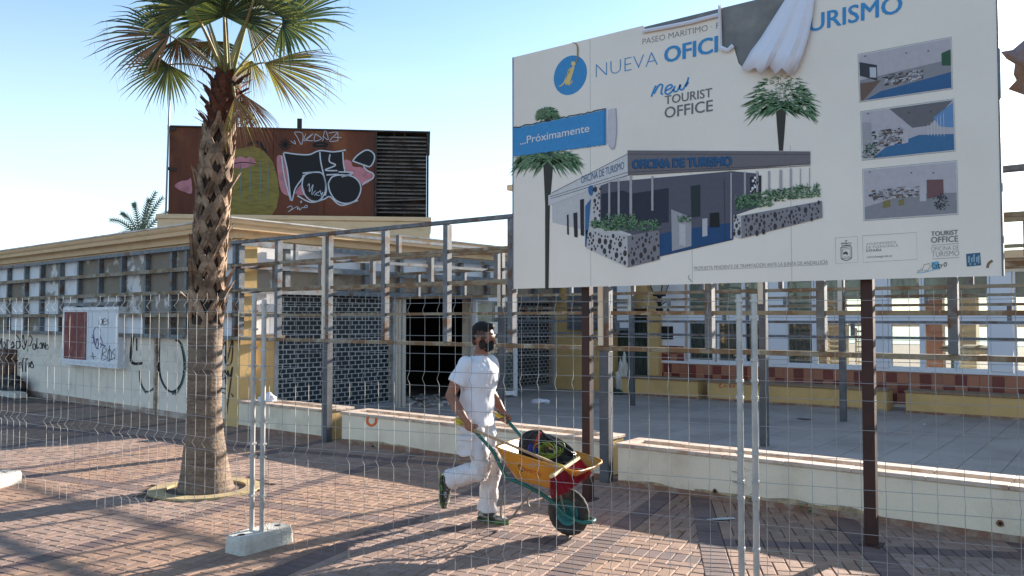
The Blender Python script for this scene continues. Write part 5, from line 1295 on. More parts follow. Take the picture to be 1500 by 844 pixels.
def boot(z,ang,red,nm='leaf_base'):
    mb=MB(); c0=crown_axis(z); r=trunk_r(z)+.0
    k=R.uniform(.85,1.2)
    def P_(a,h,o): 
        c=crown_axis(max(z+h,0)); rad=trunk_r(min(z+h,4.3))*.80+o
        return Vector((c.x+rad*math.cos(ang+a),c.y+rad*math.sin(ang+a),z+h))
    stub=R.uniform(.04,.13)*(0.8 if red else 1); lean=R.uniform(-.12,.12)
    if red:
        rows=[(-.10,.34,.0),(0,.28,.03),(.06,.2,.07),(.11,.10,.14*k)]
    else:
        if R.random()<.60: stub=.0
        rows=[(0,.22,.030),(.05,.17,.048),(.085,.13,.058+stub*.4),(.11*k+stub*.45,.07,.055+stub)]
    th=.018
    # head of the boot
    vs=[]
    for h,hw,o in rows:
        for s in (-1,0,1): vs.append(P_(s*hw+lean*h*4,h-(abs(s))*0.015,o-abs(s)*.016))
    m=len(rows)
    vs2=[v-Vector((math.cos(ang),math.sin(ang),0))*th for v in vs]
    fs=[]
    for i in range(m-1):
        for j in range(2):
            a=i*3+j; fs.append((a,a+1,a+4,a+3)); b=3*m; fs.append((b+a,b+a+3,b+a+4,b+a+1))
        fs.append((i*3,i*3+3,3*m+i*3+3,3*m+i*3)); fs.append((i*3+2,3*m+i*3+2,3*m+i*3+5,i*3+5))
    fs.append(((m-1)*3,(m-1)*3+1,(m-1)*3+2,6*m-1,6*m-2,6*m-3)); fs.append((0,3*m,3*m+1,3*m+2,2,1))
    mb.add(vs,fs)
    if not red:     # two legs splaying down round the trunk
        for s in (-1,1):
            pts=[P_(s*.10,.03,.052),P_(s*.36,-.06,.046),P_(s*.66,-.16,.038),P_(s*.92,-.26,.018)]
            w_=[.078,.068,.058,.042]; vs=[]; 
            for p_,ww in zip(pts,w_):
                rad=Vector((p_.x-c0.x,p_.y-c0.y,0)).normalized(); tz=Vector((-rad.y,rad.x,0))*s*.55+Vector((0,0,1))*.8; tz.normalize()
                vs+=[p_+tz*ww/2,p_-tz*ww/2,p_-tz*ww/2-rad*.02,p_+tz*ww/2-rad*.02]
                vs[-4]+=rad*.006
            fs=[]
            for i in range(3):
                for j in range(4): fs.append((i*4+j,i*4+(j+1)%4,i*4+4+(j+1)%4,i*4+4+j))
            fs.append((12,13,14,15)); mb.add(vs,fs)
    mb.build(nm,M_bootr if red else M_boot,PT_,False)
z=1.86; a=0.0; ga=2*PI/5.0
while z<3.80:
    for q_ in range(5): boot(z+R.uniform(-.015,.015)+.02*q_,a+q_*ga+R.uniform(-.06,.06),False)
    z+=.142; a+=ga/2
z=3.80
while z<4.32:
    for q_ in range(9): boot(z+R.uniform(-.02,.02),a+q_*2*PI/9+R.uniform(-.1,.1),True)
    z+=.075; a+=.35
# fibre collar between smooth trunk and boots
GL=[mat('palm_leaf_green',(0.085,0.105,0.022),.5,col2=(0.15,0.16,0.035),scale=2,thr=(.4,.7),rand=.3,spec=.5),mat('palm_leaf_dark',(0.035,0.055,0.018),.5,rand=.3,spec=.5),mat('palm_leaf_yellow',(0.30,0.26,0.05),.6,rand=.3),mat('palm_leaf_dry',(0.24,0.115,0.05),.8,rand=.35)]
for m_ in GL[:3]:
    b=m_.node_tree.nodes['Principled BSDF']
    # thin leaves let light through
    nt_=m_.node_tree; tl_=nt_.nodes.new('ShaderNodeBsdfTranslucent'); mx=nt_.nodes.new('ShaderNodeMixShader'); mx.inputs[0].default_value=.35
    src_=b.inputs['Base Color'].links[0].from_socket if b.inputs['Base Color'].links else None
    if src_: nt_.links.new(src_,tl_.inputs[0])
    nt_.links.new(b.outputs[0],mx.inputs[1]); nt_.links.new(tl_.outputs[0],mx.inputs[2]); nt_.links.new(mx.outputs[0],nt_.nodes['Material Output'].inputs[0])
def frond(hub,dirv,nrm,Ls,spread,droop,mats,base,seed,nseg=46,drymix=0.0,parent=None,fold=.5):
    r=random.Random(seed); parent=parent or PT_
    dirv=dirv.normalized(); nrm=(nrm-dirv*nrm.dot(dirv)).normalized(); side=dirv.cross(nrm)
    # petiole
    mb=MB(); mid=(base+hub)/2+Vector((0,0,.10))
    pts=[base*(1-t)**2+mid*2*t*(1-t)+hub*t*t for t in [i/7 for i in range(8)]]
    mb.tube(pts,[(.026-.014*i/7,.012-.005*i/7) for i in range(8)],6); pet=mb.build('leaf_stalk',mat('palm_stalk',(0.22,0.22,0.08),.5,col2=(0.25,0.14,0.06),scale=5,rand=.2),parent,True)
    mb=MB()
    for k in range(nseg):
        t=(k+.5)/nseg*2-1; a=t*spread+r.uniform(-.02,.02)
        L=Ls*(1-.30*abs(t)**2)*r.uniform(.78,1.10)
        d=(dirv*math.cos(a)+side*math.sin(a)); 
        lift=fold*(1-abs(t))*.15
        w_=Ls*spread*2/nseg*.42
        pts=[];NS=7; p=hub.copy(); v=d+nrm*lift
        for i in range(NS+1):
            u=i/NS; pts.append(p.copy())
            vv=(v+Vector((0,0,-1))*droop*(u**3.0)*r.uniform(.6,1.5)*2.4).normalized()
            p=p+vv*L/NS
        mi=0
        x=r.random()
        if x<drymix: mi=len(mats)-1
        elif x<drymix+.25 and len(mats)>1: mi=1
        vs=[]; 
        for i,q_ in enumerate(pts):
            u=i/NS; tdir=(pts[min(i+1,NS)]-pts[max(i-1,0)]).normalized(); sd_=tdir.cross(nrm); 
            if sd_.length<1e-3: sd_=side
            sd_.normalize(); up_=sd_.cross(tdir)
            ww=w_*(.22+1.5*u if u<.5 else (0.97*(1-u)/.5+.03))*.55
            vs+=[q_-sd_*ww,q_+up_*ww*.45,q_+sd_*ww]
        fs=[]
        for i in range(NS): fs+=[(3*i,3*i+1,3*i+4,3*i+3),(3*i+1,3*i+2,3*i+5,3*i+4)]
        mb.add(vs,fs,mi)
        if r.random()<.5:     # hanging thread
            q_=pts[-2]; 
            e=q_+Vector((r.uniform(-.04,.04),r.uniform(-.04,.04),-r.uniform(.08,.22))); s_=Vector((.0015,0,0)); mb.add([q_-s_,q_+s_,e+s_,e-s_],[(0,1,2,3)],mi)
    mb.build('leaf',mats,parent,False,False)
CB=crown_axis(4.30)
def loc(x,y,dd=0.0): 
    p=atd(x,y,PALM.dot(FWD)+dd)-PALM; return p
def vimg(dx,dy,dz=0): return RT*dx-Vector((0,0,dy))+FWD*dz     # image-like direction (right, down, away)
G,D,Y,B_=GL
FR=[ # hub px, depth, dir(dx,dy,away), normal, size, spread, droop, mats, dry
 ((248,52),-.15,(-1,.02,-.1),(0,-.5,-1),.84,1.45,.42,[D,B_],0.12),
 ((247,95),.1,(-.5,.8,-.1),(.2,-.2,-1),.58,1.7,.25,[G,D],.05),
 ((328,24),-.35,(.05,-1,-.5),(0,.5,-1),.80,2.0,.30,[D,G],.0),
 ((414,35),-.1,(1,-.18,-.2),(0,-.6,-1),.90,1.75,.40,[D,G],.05),
 ((388,92),.0,(.95,.30,0),(.0,-.5,-.9),1.0,.85,.30,[G,Y,B_],.45),
 ((344,142),-.2,(.30,1,-.1),(.3,.1,-1),.62,.55,.10,[Y,B_],.45),
 ((368,88),.25,(-.1,1,.1),(0,0,-1),.45,.9,.2,[B_,Y],.4),
 ((300,30),.45,(-.3,-1,.4),(-.4,.3,-1),.85,1.8,.3,[D,G],.0),
 ((280,10),-.55,(-.5,-.9,-.5),(0,.5,-1),.85,1.7,.35,[D,G],.0),
 ((372,0),-.5,(.5,-.9,-.5),(0,.5,-1),.85,1.7,.35,[G,D],.0),
 ((360,30),.6,(.5,-.5,.8),(0,.5,-1),.85,1.7,.35,[D,G],.0),
 ((325,-60),-.1,(.0,-1,-.1),(0,.3,-1),.9,1.8,.3,[G,D],.0),
 ((275,-50),.1,(-.4,-1,.1),(0,.3,-1),.9,1.8,.3,[G,D],.0),
 ((385,-45),.1,(.4,-1,.1),(0,.3,-1),.9,1.8,.3,[D,G],.0),
 ((262,55),.35,(.25,.9,.3),(.3,-.1,-1),.5,1.3,.3,[D,B_],.3),
 ((312,60),.5,(0,.6,.8),(0,0,-1),.5,1.5,.4,[D,B_],.2)]
for k,(h,dd,dv,nv_,sz,sp,dr,ms,dm) in enumerate(FR):
    frond(loc(*h,dd),vimg(*dv),vimg(*nv_),sz,sp,dr,ms,CB+Vector((R.uniform(-.08,.08),R.uniform(-.08,.08),R.uniform(-.1,.1))),100+k,nseg=38 if k!=5 else 30,drymix=dm)
# dry tuft hanging at right of the trunk
frond(loc(356,138,.0),vimg(.5,1,0),vimg(.5,.3,-1),.66,.55,.30,[B_],CB+Vector((.05,0,-.1)),301,nseg=34,drymix=1)
frond(loc(350,130,.1),vimg(.25,1,0),vimg(.2,.3,-1),.5,.5,.2,[B_],CB+Vector((.05,0,-.1)),302,nseg=26,drymix=1)
# palm beyond the roof
FP=atd(205,352,26); P2=empty('palm_tree',Vector((FP.x,FP.y,0)),'distant feather palm whose dark fronds rise above the kiosk roof','palm tree')
mb=MB(); mb.tube([(0,0,0),(0,0,2),(0,0,FP.z)],[.22,.17,.15],10); mb.build('trunk',M_trunk,P2,True)
for k,(ex,ey) in enumerate(((162,322),(196,298),(218,292),(228,282),(178,312),(238,290),(172,345),(250,310))):
    e=atd(ex,ey,26)-P2.location; b=Vector((0,0,FP.z)); mid=(b+e)/2+Vector((0,0,.35)); mb=MB(); pts=[b*(1-t)**2+mid*2*t*(1-t)+e*t*t for t in [i/16 for i in range(17)]]
    mb.tube(pts,.018,4)
    for i in range(2,17):
        t=(pts[i]-pts[i-1]).normalized(); s=t.cross(FWD).normalized()
        for g in (-1,1):
            for o_ in (0,.5):
                p=pts[i]-t*o_*.12; d=(s*g*.8+t*.8+Vector((0,0,-.25))).normalized()*.22*(1-.4*i/16); w2=t*.024
                mb.add([p-w2,p+w2,p+d],[(0,1,2)])
    mb.build('frond',mat('far_frond',(0.045,0.075,0.045),.6,rand=.2),P2,False,False)
# ================================================================ MAN AND WHEELBARROW
HEAD=math.radians(10); WB=Vector((-4.62,5.48,0))

def remesh(mb,name,mats,parent,vox,sm=4,disp=None,loc=None,sharp=None):
    o=mb.build(name,mats if not isinstance(mats,list) else mats[0],None,True)
    md=o.modifiers.new('r','REMESH'); md.mode='VOXEL'; md.voxel_size=vox; md.use_smooth_shade=True
    if sm: m2=o.modifiers.new('s','SMOOTH'); m2.factor=.5; m2.iterations=sm
    bpy.context.view_layer.update()
    me=bpy.data.meshes.new_from_object(o.evaluated_get(bpy.context.evaluated_depsgraph_get()))
    bpy.data.objects.remove(o)
    me.materials.clear()
    for m_ in (mats if isinstance(mats,list) else [mats]): me.materials.append(m_)
    if disp:
        for v in me.vertices: v.co+=v.normal*disp(v.co)
    for p in me.polygons: p.use_smooth=True
    me.name=name
    return link(name,me,parent)
MAN=empty('person',WB,'man in white T-shirt, white work trousers and black face mask pushing the yellow wheelbarrow','person',rz=HEAD)
M_skin=mat('skin',(0.31,0.135,0.08),.5,col2=(0.23,0.095,0.06),scale=9,fine=.06,spec=.35)
M_shirt=mat('white_tshirt',(0.74,0.73,0.76),.85,bump=.15,bscale=30,fine=.02)
M_trous=mat('white_trousers',(0.66,0.635,0.63),.85,col2=(0.46,0.42,0.39),scale=6,thr=(.5,.75),bump=.2,bscale=30,fine=.03)
J=dict(pel=(-.01,0,.93),che=(.02,0,1.25),rs=(-.02,-.160,1.380),ls=(.05,.158,1.380),nb=(.03,0,1.44),hd=(.065,0,1.605),re=(-.125,-.235,1.115),rw=(.075,-.315,.925),le=(.0,.235,1.115),lw_=(.085,.325,.93),
 rh=(-.01,-.09,.89),rk=(.10,-.10,.49),ra=(-.235,-.09,.36),lh=(.0,.09,.89),lk=(.09,.095,.48),la=(.045,.095,.09))
for k in J: J[k]=Vector(J[k])
def limb(mb,pts,rad,n=14):
    P0=[Vector(p) for p in pts]; out=[]; rr=[]
    for i in range(len(P0)-1):
        for j in range(4):
            t=j/4; out.append(P0[i].lerp(P0[i+1],t)); 
            a,b=rad[i],rad[i+1]; s=t*t*(3-2*t)
            rr.append(((a[0]*(1-s)+b[0]*s),(a[1]*(1-s)+b[1]*s)) if isinstance(a,tuple) else a*(1-s)+b*s)
    out.append(P0[-1]); rr.append(rad[-1]); mb.tube(out,rr,n)
    mb.ell(P0[0],(rad[0],)*3 if not isinstance(rad[0],tuple) else (max(rad[0]),)*3,n=12,m=8)
def torso(mb,g,rows):
    rings=[]
    for (x,y,z,rx,ry,tw) in rows:
        c,s=math.cos(tw),math.sin(tw); ring=[]
        for i in range(28):
            a=2*PI*i/28; ca,sa=math.cos(a),math.sin(a); e=.82
            px_,py_=(rx+g)*math.copysign(abs(ca)**e,ca),(ry+g)*math.copysign(abs(sa)**e,sa)
            ring.append(Vector((x+px_*c-py_*s,y+px_*s+py_*c,z)))
        rings.append(ring)
    mb.loft(rings)
tw=-.26
body=MB()
torso(body,-.022,[(-.01,0,.84,.10,.15,0),(-.01,0,.93,.115,.165,0),(0,0,1.05,.10,.15,-.08),(.02,0,1.2,.12,.155,-.2),(.025,0,1.32,.12,.16,tw),(.025,0,1.385,.085,.145,tw),(.03,0,1.425,.06,.08,tw)])
limb(body,[(.02,0,1.40),(.04,0,1.47),(.06,0,1.54)],[.066,.062,.060])
# head: cranium, jaw, nose, ears (turned a little to the camera)
Hh=Matrix.Translation(J['hd'])@Matrix.Rotation(math.radians(4),4,'Z')@Matrix.Rotation(math.radians(8),4,'Y')
def hv(x,y,z): return Hh@Vector((x,y,z))
H3=Hh.to_3x3()
body.ell(hv(-.012,0,.025),(.098,.078,.098),H3); body.ell(hv(.03,0,-.045),(.062,.060,.075),H3); body.ell(hv(.055,0,-.085),(.035,.038,.03),H3)
body.ell(hv(.072,0,.015),(.028,.055,.04),H3); body.tube([hv(.088,0,.02),hv(.105,0,-.01),hv(.118,0,-.028),hv(.095,0,-.038)],[.010,.012,.015,.012],8)
for s in (-1,1):
    body.ell(hv(-.005,s*.079,-.01),(.020,.009,.033),H3@Matrix.Rotation(.25,3,'Y')); body.ell(hv(.055,s*.045,-.015),(.026,.02,.022),H3)
    body.ell(hv(.078,s*.03,.035),(.016,.026,.009),H3)
# arms
limb(body,[J['rs'],(-.075,-.205,1.25),J['re']],[.060,.056,.043]); limb(body,[J['re'],(-.04,-.275,1.03),J['rw']],[.044,.045,.027])
limb(body,[J['ls'],(.03,.205,1.25),J['le']],[.060,.056,.043]); limb(body,[J['le'],(.03,.285,1.03),J['lw_']],[.044,.045,.027])
# hands closed round the grips
GA={-1:Vector((.115,-.30,.872)),1:Vector((.115,.30,.872))}; ax=Vector((.93,0,-.36)).normalized()
def hand(mb,s,wrist):
    G_=GA[s]; o_=Vector((0,s,0)); u_=o_.cross(ax)*(s); 
    if u_.z<0: u_=-u_
    M3=Matrix((ax,o_,u_)).transposed()
    mb.ell(G_+o_*.030+u_*.006,(.046,.017,.040),M3); limb(mb,[wrist,G_+o_*.028+u_*.03-ax*.01],[.027,.028],10)
    for k,off in enumerate((.034,.012,-.011,-.032)):
        R0=.029; ln=[1.0,1.1,1.04,.86][k]; pts=[]; angs=[20,60,100,140,180,205]
        for a in angs:
            t=math.radians(a*ln); pts.append(G_+ax*(off+.003*math.sin(t*2+k))+o_*math.cos(t)*R0-u_*math.sin(t)*R0)
        mb.tube(pts,[.0105,.0105,.0098,.0092,.0085,.007],8)
    pts=[G_+ax*.012+o_*.030+u_*.022,G_+ax*.034+o_*.016+u_*.034,G_+ax*.046-o_*.006+u_*.033,G_+ax*.050-o_*.024+u_*.018]
    mb.tube(pts,[.0145,.0125,.011,.008],8)
hand(body,-1,J['rw']); hand(body,1,J['lw_'])
# legs inside the trousers, ankles
limb(body,[J['rh'],J['rk']],[.085,.055]); limb(body,[J['rk'],J['ra']],[.055,.036]); limb(body,[J['lh'],J['lk']],[.085,.055]); limb(body,[J['lk'],J['la']],[.055,.036])
remesh(body,'body',M_skin,MAN,.0055,3)
# T-shirt
sh=MB()
torso(sh,.010,[(-.005,0,.845,.128,.165,0),(-.005,0,.90,.130,.163,0),(.0,0,1.0,.120,.150,-.05),(.005,0,1.1,.116,.148,-.1),(.02,0,1.22,.125,.155,-.2),(.025,0,1.32,.122,.160,tw),(.025,0,1.385,.088,.145,tw),(.025,0,1.42,.072,.10,tw),(.03,0,1.445,.060,.066,tw)])
for s_,e_,q_ in (('rs','re',-1),('ls','le',1)):
    d=(J[e_]-J[s_]); sh.tube([J[s_]+Vector((.0,-q_*.05,.005)),J[s_]+d*.05,J[s_]+d*.3,J[s_]+d*.62],[.060,.068,.070,.076],16)
    sh.ell(J[s_],(.066,.06,.064),n=14,m=8)
def folds(a,fr,seed,sx_=1,sz_=1):
    def g(co): return a*(noise.noise(Vector((co.x*fr*sx_+seed,co.y*fr,co.z*fr*sz_)))+.5*abs(noise.noise(Vector((co.x*fr*2.3+seed,co.y*fr*2.3,co.z*fr*1.2*sz_)))))
    return g
remesh(sh,'tshirt',M_shirt,MAN,.010,3,disp=folds(.016,8,3.1,1,1.3))
# trousers
tr=MB()
torso(tr,.006,[(-.01,0,.80,.10,.14,0),(-.01,0,.85,.122,.168,0),(-.01,0,.93,.122,.165,0),(-.005,0,.97,.115,.158,0)])
tr.tube([J['rh']+Vector((0,0,.0)),J['rh'].lerp(J['rk'],.4),J['rk']+Vector((.01,0,.03)),J['rk']+Vector((0,0,-.02)),J['rk'].lerp(J['ra'],.4),J['rk'].lerp(J['ra'],.75),J['ra'].lerp(J['rk'],.06)],[.108,.100,.084,.082,.083,.080,.086],18)
tr.tube([J['lh'],J['lh'].lerp(J['lk'],.4),J['lk']+Vector((.005,0,.04)),J['lk']+Vector((0,0,-.05)),J['lk'].lerp(J['la'],.5),J['lk'].lerp(J['la'],.8),J['la']+Vector((0,0,.0))],[.108,.102,.080,.076,.076,.080,.092],18)
# cargo pockets
tr.bbox((-.075,-.215,.60),(.075,-.165,.745),.012); 
remesh(tr,'trousers',M_trous,MAN,.010,3,disp=folds(.026,8.5,9.4,1,1.2))
mb=MB(); mb.bbox((-.082,-.222,.735),(.08,-.19,.775),.008); o=mb.build('pocket_flap',M_trous,MAN)
# shoes
M_shoe=mat('dark_shoe',(0.055,0.05,0.045),.7,col2=(0.38,0.34,0.28),scale=14,thr=(.52,.56),fine=.1); M_sole=mat('green_sole',(0.09,0.20,0.035),.6,col2=(0.03,0.035,0.025),scale=16,thr=(.45,.55))
def shoe(ank,heelpt,toept,down,nm):
    d=(toept-heelpt).normalized(); dn=down-d*down.dot(d); dn.normalize(); sd_=d.cross(dn); L=(toept-heelpt).length
    M=Matrix((d,sd_,-dn)).transposed()
    up=MB(); base=heelpt-dn*.028
    rings=[]
    prof=[(0.0,.026,.03,.060),(.12,.034,.045,.082),(.28,.037,.05,.090),(.45,.040,.038,.070),(.65,.047,.026,.050),(.85,.045,.018,.036),(1.0,.024,.010,.016)]
    for t,hw,hc,hh in prof:
        ring=[]
        for i in range(14):
            a=2*PI*i/14; ring.append(base+d*(L*t)+sd_*math.cos(a)*hw-dn*(hh/2+math.sin(a)*hh/2-.004))
        rings.append(ring)
    up.loft(rings); up.tube([ank,base+d*.07-dn*.05],[.042,.045],12)
    remesh(up,'shoe',M_shoe,MAN,.007,3)
    so_=MB(); pr=[(-.01,.022),(.02,.033),(.25,.036),(.45,.036),(.68,.047),(.88,.042),(.99,.022),(1.02,.008)]
    top=[base+d*(L*t)+sd_*w_ for t,w_ in pr]+[base+d*(L*t)-sd_*w_ for t,w_ in reversed(pr)]
    so_.loft([[p+dn*.028 for p in top],[p-dn*.004+ (p-(base+d*L*.5)).normalized()*.003 for p in top]])
    o=so_.build('shoe_sole',M_sole,MAN,0.6)
shoe(J['la'],Vector((-.035,.095,.0)),Vector((.26,.085,.0)),Vector((0,0,-1)),'l')
shoe(J['ra'],Vector((-.315,-.09,.405)),Vector((-.285,-.10,.120)),Vector((-1,0,-.1)),'r')
# hair, beard edge, mask, eyes
hr=MB(); 
for (c,r_) in (((-.020,0,.050),(.098,.082,.088)),((.035,0,.100),(.052,.060,.034)),((.062,0,.108),(.026,.048,.024)),((-.055,0,.0),(.055,.072,.07))): hr.ell(hv(*c),r_,H3)
o=remesh(hr,'hair',mat('black_hair',(0.012,0.010,0.009),.75,bump=1,bscale=180,fine=.3),MAN,.006,1,disp=lambda c: .005*noise.noise(c*60))
bm=bmesh.new(); bm.from_mesh(o.data); Hi=Hh.inverted()
dl_=[v for v in bm.verts if (Hi@v.co).z<(.052 if (Hi@v.co).x>-.035 else -.03) or ((Hi@v.co).x>.068 and (Hi@v.co).z<.078)]
bmesh.ops.delete(bm,geom=dl_,context='VERTS'); bm.to_mesh(o.data); bm.free()
fa=MB()
for s in (-1,1): fa.ell(hv(.005,s*.071,.02),(.045,.012,.045),H3)
fa.ell(hv(-.075,0,-.02),(.03,.055,.06),H3)
fa.build('faded_hair',mat('short_faded_hair',(0.10,0.055,0.04),.9,fine=.2),MAN,True)
bd2=MB()
for s in (-1,1): bd2.ell(hv(.025,s*.058,-.055),(.035,.012,.045),H3)
bd2.ell(hv(.04,0,-.098),(.045,.045,.024),H3); bd2.build('beard',mat('dark_beard',(0.03,0.018,0.014),.9,fine=.3),MAN,True)
mk=MB(); mk.ell(hv(.062,0,-.058),(.054,.056,.052),H3); mk.ell(hv(.086,0,-.046),(.028,.027,.036),H3)
remesh(mk,'face_mask',mat('black_cloth_mask',(0.012,0.012,0.014),.85,fine=.1),MAN,.006,3)
for s in (-1,1):
    mb=MB(); mb.tube([hv(.04,s*.064,-.03),hv(.02,s*.078,-.005),hv(-.012,s*.088,.01)],.003,5); mb.build('mask_loop',MATS['black_cloth_mask'],MAN)
    mb=MB(); mb.ell(hv(.083,s*.030,.022),(.012,.014,.009),H3,n=10,m=6); mb.build('eye',mat('dark_eye',(0.03,0.02,0.015),.3),MAN,True)
    mb=MB(); mb.tube([hv(.093,s*.012,.042),hv(.092,s*.03,.048),hv(.078,s*.05,.042)],[.005,.006,.003],6); mb.build('eyebrow',MATS['black_hair'],MAN,True)
# ---- wheelbarrow
KX=.93
BW=empty('wheelbarrow',WB+Vector((math.cos(HEAD),math.sin(HEAD),0))*.93*KX,'yellow wheelbarrow with green frame and single wheel pushed by the man','wheelbarrow',rz=HEAD)
OX=Vector((-.93,0,0))
def wb(mb,n,m,sm=True,label=None):
    mb.v=[((v[0]-.93)*KX,v[1],v[2]) for v in mb.v]; o=mb.build(n,m,BW,sm)
    if label: o['label']=label
    return o
M_gfr=mat('green_frame_paint',(0.012,0.125,0.10),.35,col2=(0.02,0.09,0.07),scale=9,coat=.2,fine=.1)
M_tray=mat('yellow_tray_paint',(0.68,0.27,0.025),.42,col2=(0.58,0.26,0.04),scale=5,thr=(.5,.75),col3=(0.42,0.33,0.24),scale3=8,thr3=(.56,.68),coat=.1,bump=.2,bscale=20,fine=.1)
for s in (-1,1):
    pts=[(.0,s*.30,.915),(.13,s*.30,.865),(.28,s*.30,.745),(.36,s*.29,.66),(.45,s*.27,.50),(.52,s*.25,.455),(.66,s*.20,.40),(.82,s*.11,.29),(.93,s*.085,.19),(1.08,s*.085,.145),(1.15,s*.05,.14),(1.17,0,.14)]
    q_=smooth_path([(p[0],p[2]) for p in pts],3); ys=smooth_path([(p[0],p[1]) for p in pts],3)
    mb=MB(); mb.tube([(a.x,b.y,a.y) for a,b in zip(q_,ys)],.0165,10); wb(mb,'frame_tube',M_gfr)
    mb=MB(); mb.tube([(-.03,s*.30,.926),(.0,s*.30,.915),(.13,s*.30,.865)],.0205,10); wb(mb,'grip',mat('yellow_grip',(0.65,0.42,0.06),.6))
    lg=[(.44,s*.245,.50),(.40,s*.25,.24),(.405,s*.25,.145),(.45,s*.25,.125),(.52,s*.245,.17),(.66,s*.21,.34),(.70,s*.19,.385)]
    q_=smooth_path([(p[0],p[2]) for p in lg],3); mb=MB(); mb.tube([(a.x,s*.245,a.y) for a in q_],.0085,8); wb(mb,'stand_leg',mat('bare_steel',(0.22,0.20,0.17),.5,.5))
    mb=MB(); mb.bar((.93,s*.075,.19),(.90,s*.12,.39),.02,.008); wb(mb,'tray_strut',mat('bare_steel',(0.2,0.2,0.2)),False)
rim=[(.36,-.25),(.38,-.30),(.44,-.315),(.75,-.315),(1.05,-.30),(1.12,-.28),(1.15,-.22),(1.17,0),(1.15,.22),(1.12,.28),(1.05,.30),(.75,.315),(.44,.315),(.38,.30),(.36,.25),(.355,0)]
def zr(x): return .725-(x-.36)*.19
bot=[(.50,-.13),(.505,-.165),(.55,-.18),(.70,-.18),(.86,-.165),(.90,-.15),(.915,-.12),(.92,0),(.915,.12),(.90,.15),(.86,.165),(.70,.18),(.55,.18),(.505,.165),(.50,.13),(.495,0)]
def zb_(x): return .455-(x-.5)*.16
mb=MB(); rings=[]
for t in (0,.03,.3,.6,.85,.95,1):
    e=min(t,1); c=1.0 if t<.85 else 1
    rings.append([Vector((a[0]*(1-e)+b[0]*e,a[1]*(1-e)+b[1]*e,zr(a[0])*(1-e)+zb_(b[0])*e - (.012*math.sin(PI*e)))) for a,b in zip(rim,bot)])
rings.append([Vector((b[0]*.97+.7*.03,b[1]*.9,zb_(b[0])-.006)) for b in bot])
mb.loft(rings,False); n_=len(mb.v); mb.f.append(tuple(range(n_-16,n_))); mb.m.append(0)
o=wb(mb,'tray',M_tray,0.9); md=o.modifiers.new('t','SOLIDIFY'); md.thickness=.004
mb=MB(); mb.tube([(a[0],a[1],zr(a[0])) for a in rim]+[(rim[0][0],rim[0][1],zr(rim[0][0]))],.009,8); wb(mb,'tray_rim',M_tray)
# maker's mark on the near side of the tray
def trayside(u,v,o_=.006):
    x0=.44+(1.05-.44)*u; x1=.55+(.86-.55)*u; y0=-.315+.012*u; y1=-.18+.012*u; e=1-v
    return Vector((x0*(1-e)+x1*e,(y0*(1-e)+y1*e)-o_,(zr(x0)*(1-e)+zb_(x1)*e)-.012*math.sin(PI*e)-.003))
mred=flat((0.45,0.05,0.02),name='red_print')
mb=MB(); vs,fs=text_mesh('RMETAL',0,0,1.1); mb.add([trayside(.30+.36*x,.50+.13*y/.7) for x,y in vs],fs); wb(mb,'maker_lettering',mred,False)
mb=MB(); nn_=16; 
for k in range(nn_-2):
    a0,a1=2*PI*k/nn_,2*PI*(k+1)/nn_; mb.add([trayside(.24+.045*math.cos(a0),.57+.12*math.sin(a0)),trayside(.24+.045*math.cos(a1),.57+.12*math.sin(a1)),trayside(.24+.032*math.cos(a1),.57+.085*math.sin(a1)),trayside(.24+.032*math.cos(a0),.57+.085*math.sin(a0))],[(0,1,2,3)])
wb(mb,'maker_emblem',flat((0.06,0.03,0.02),name='dark_print'),False)
# wheel
WC=Vector((.93,0,.19)); WH=empty('wheel',(0,0,.19)); WH.parent=BW; WH.rotation_euler=(0,0,math.radians(-7))
def wheelpart(mb,n,m,sm=True): return mb.build(n,m,WH,sm)
mb=MB(); rings=[]
for i in range(44):
    a=2*PI*i/44; c=Vector((math.cos(a),0,math.sin(a))); ring=[]
    for j in range(14):
        b=2*PI*j/14; rr=.045*(1.0 if math.cos(b)<.6 else .97); lug=.004 if (i%2 and math.cos(b)>.55) else 0
        ring.append(c*(.145+math.cos(b)*rr+lug)+Vector((0,math.sin(b)*.040,0)))
    rings.append(ring)
rings.append(rings[0]); mb.loft(rings,False); wheelpart(mb,'tyre',mat('dusty_rubber',(0.035,0.030,0.026),.85,col2=(0.11,0.085,0.065),scale=9,thr=(.45,.7),fine=.1))
mb=MB(); rings=[]
for r_,y in ((.012,-.045),(.03,-.045),(.035,-.018),(.07,-.012),(.085,-.026),(.105,-.030),(.108,-.026),(.108,.026),(.105,.030),(.085,.026),(.07,.012),(.035,.018),(.03,.045),(.012,.045)):
    rings.append([Vector((r_*math.cos(a),y,r_*math.sin(a))) for a in [2*PI*i/32 for i in range(32)]])
mb.loft(rings); wheelpart(mb,'wheel_disc',mat('teal_wheel',(0.02,0.13,0.12),.5,col2=(0.05,0.10,0.08),scale=9,fine=.1),0.6)
mb=MB(); mb.tube([(0,-.10,0),(0,.10,0)],.009,8); wheelpart(mb,'axle',MATS['bare_steel'])
def inb(p): return WB+Matrix.Rotation(HEAD,3,'Z')@Vector((p[0]*KX,p[1],p[2]))
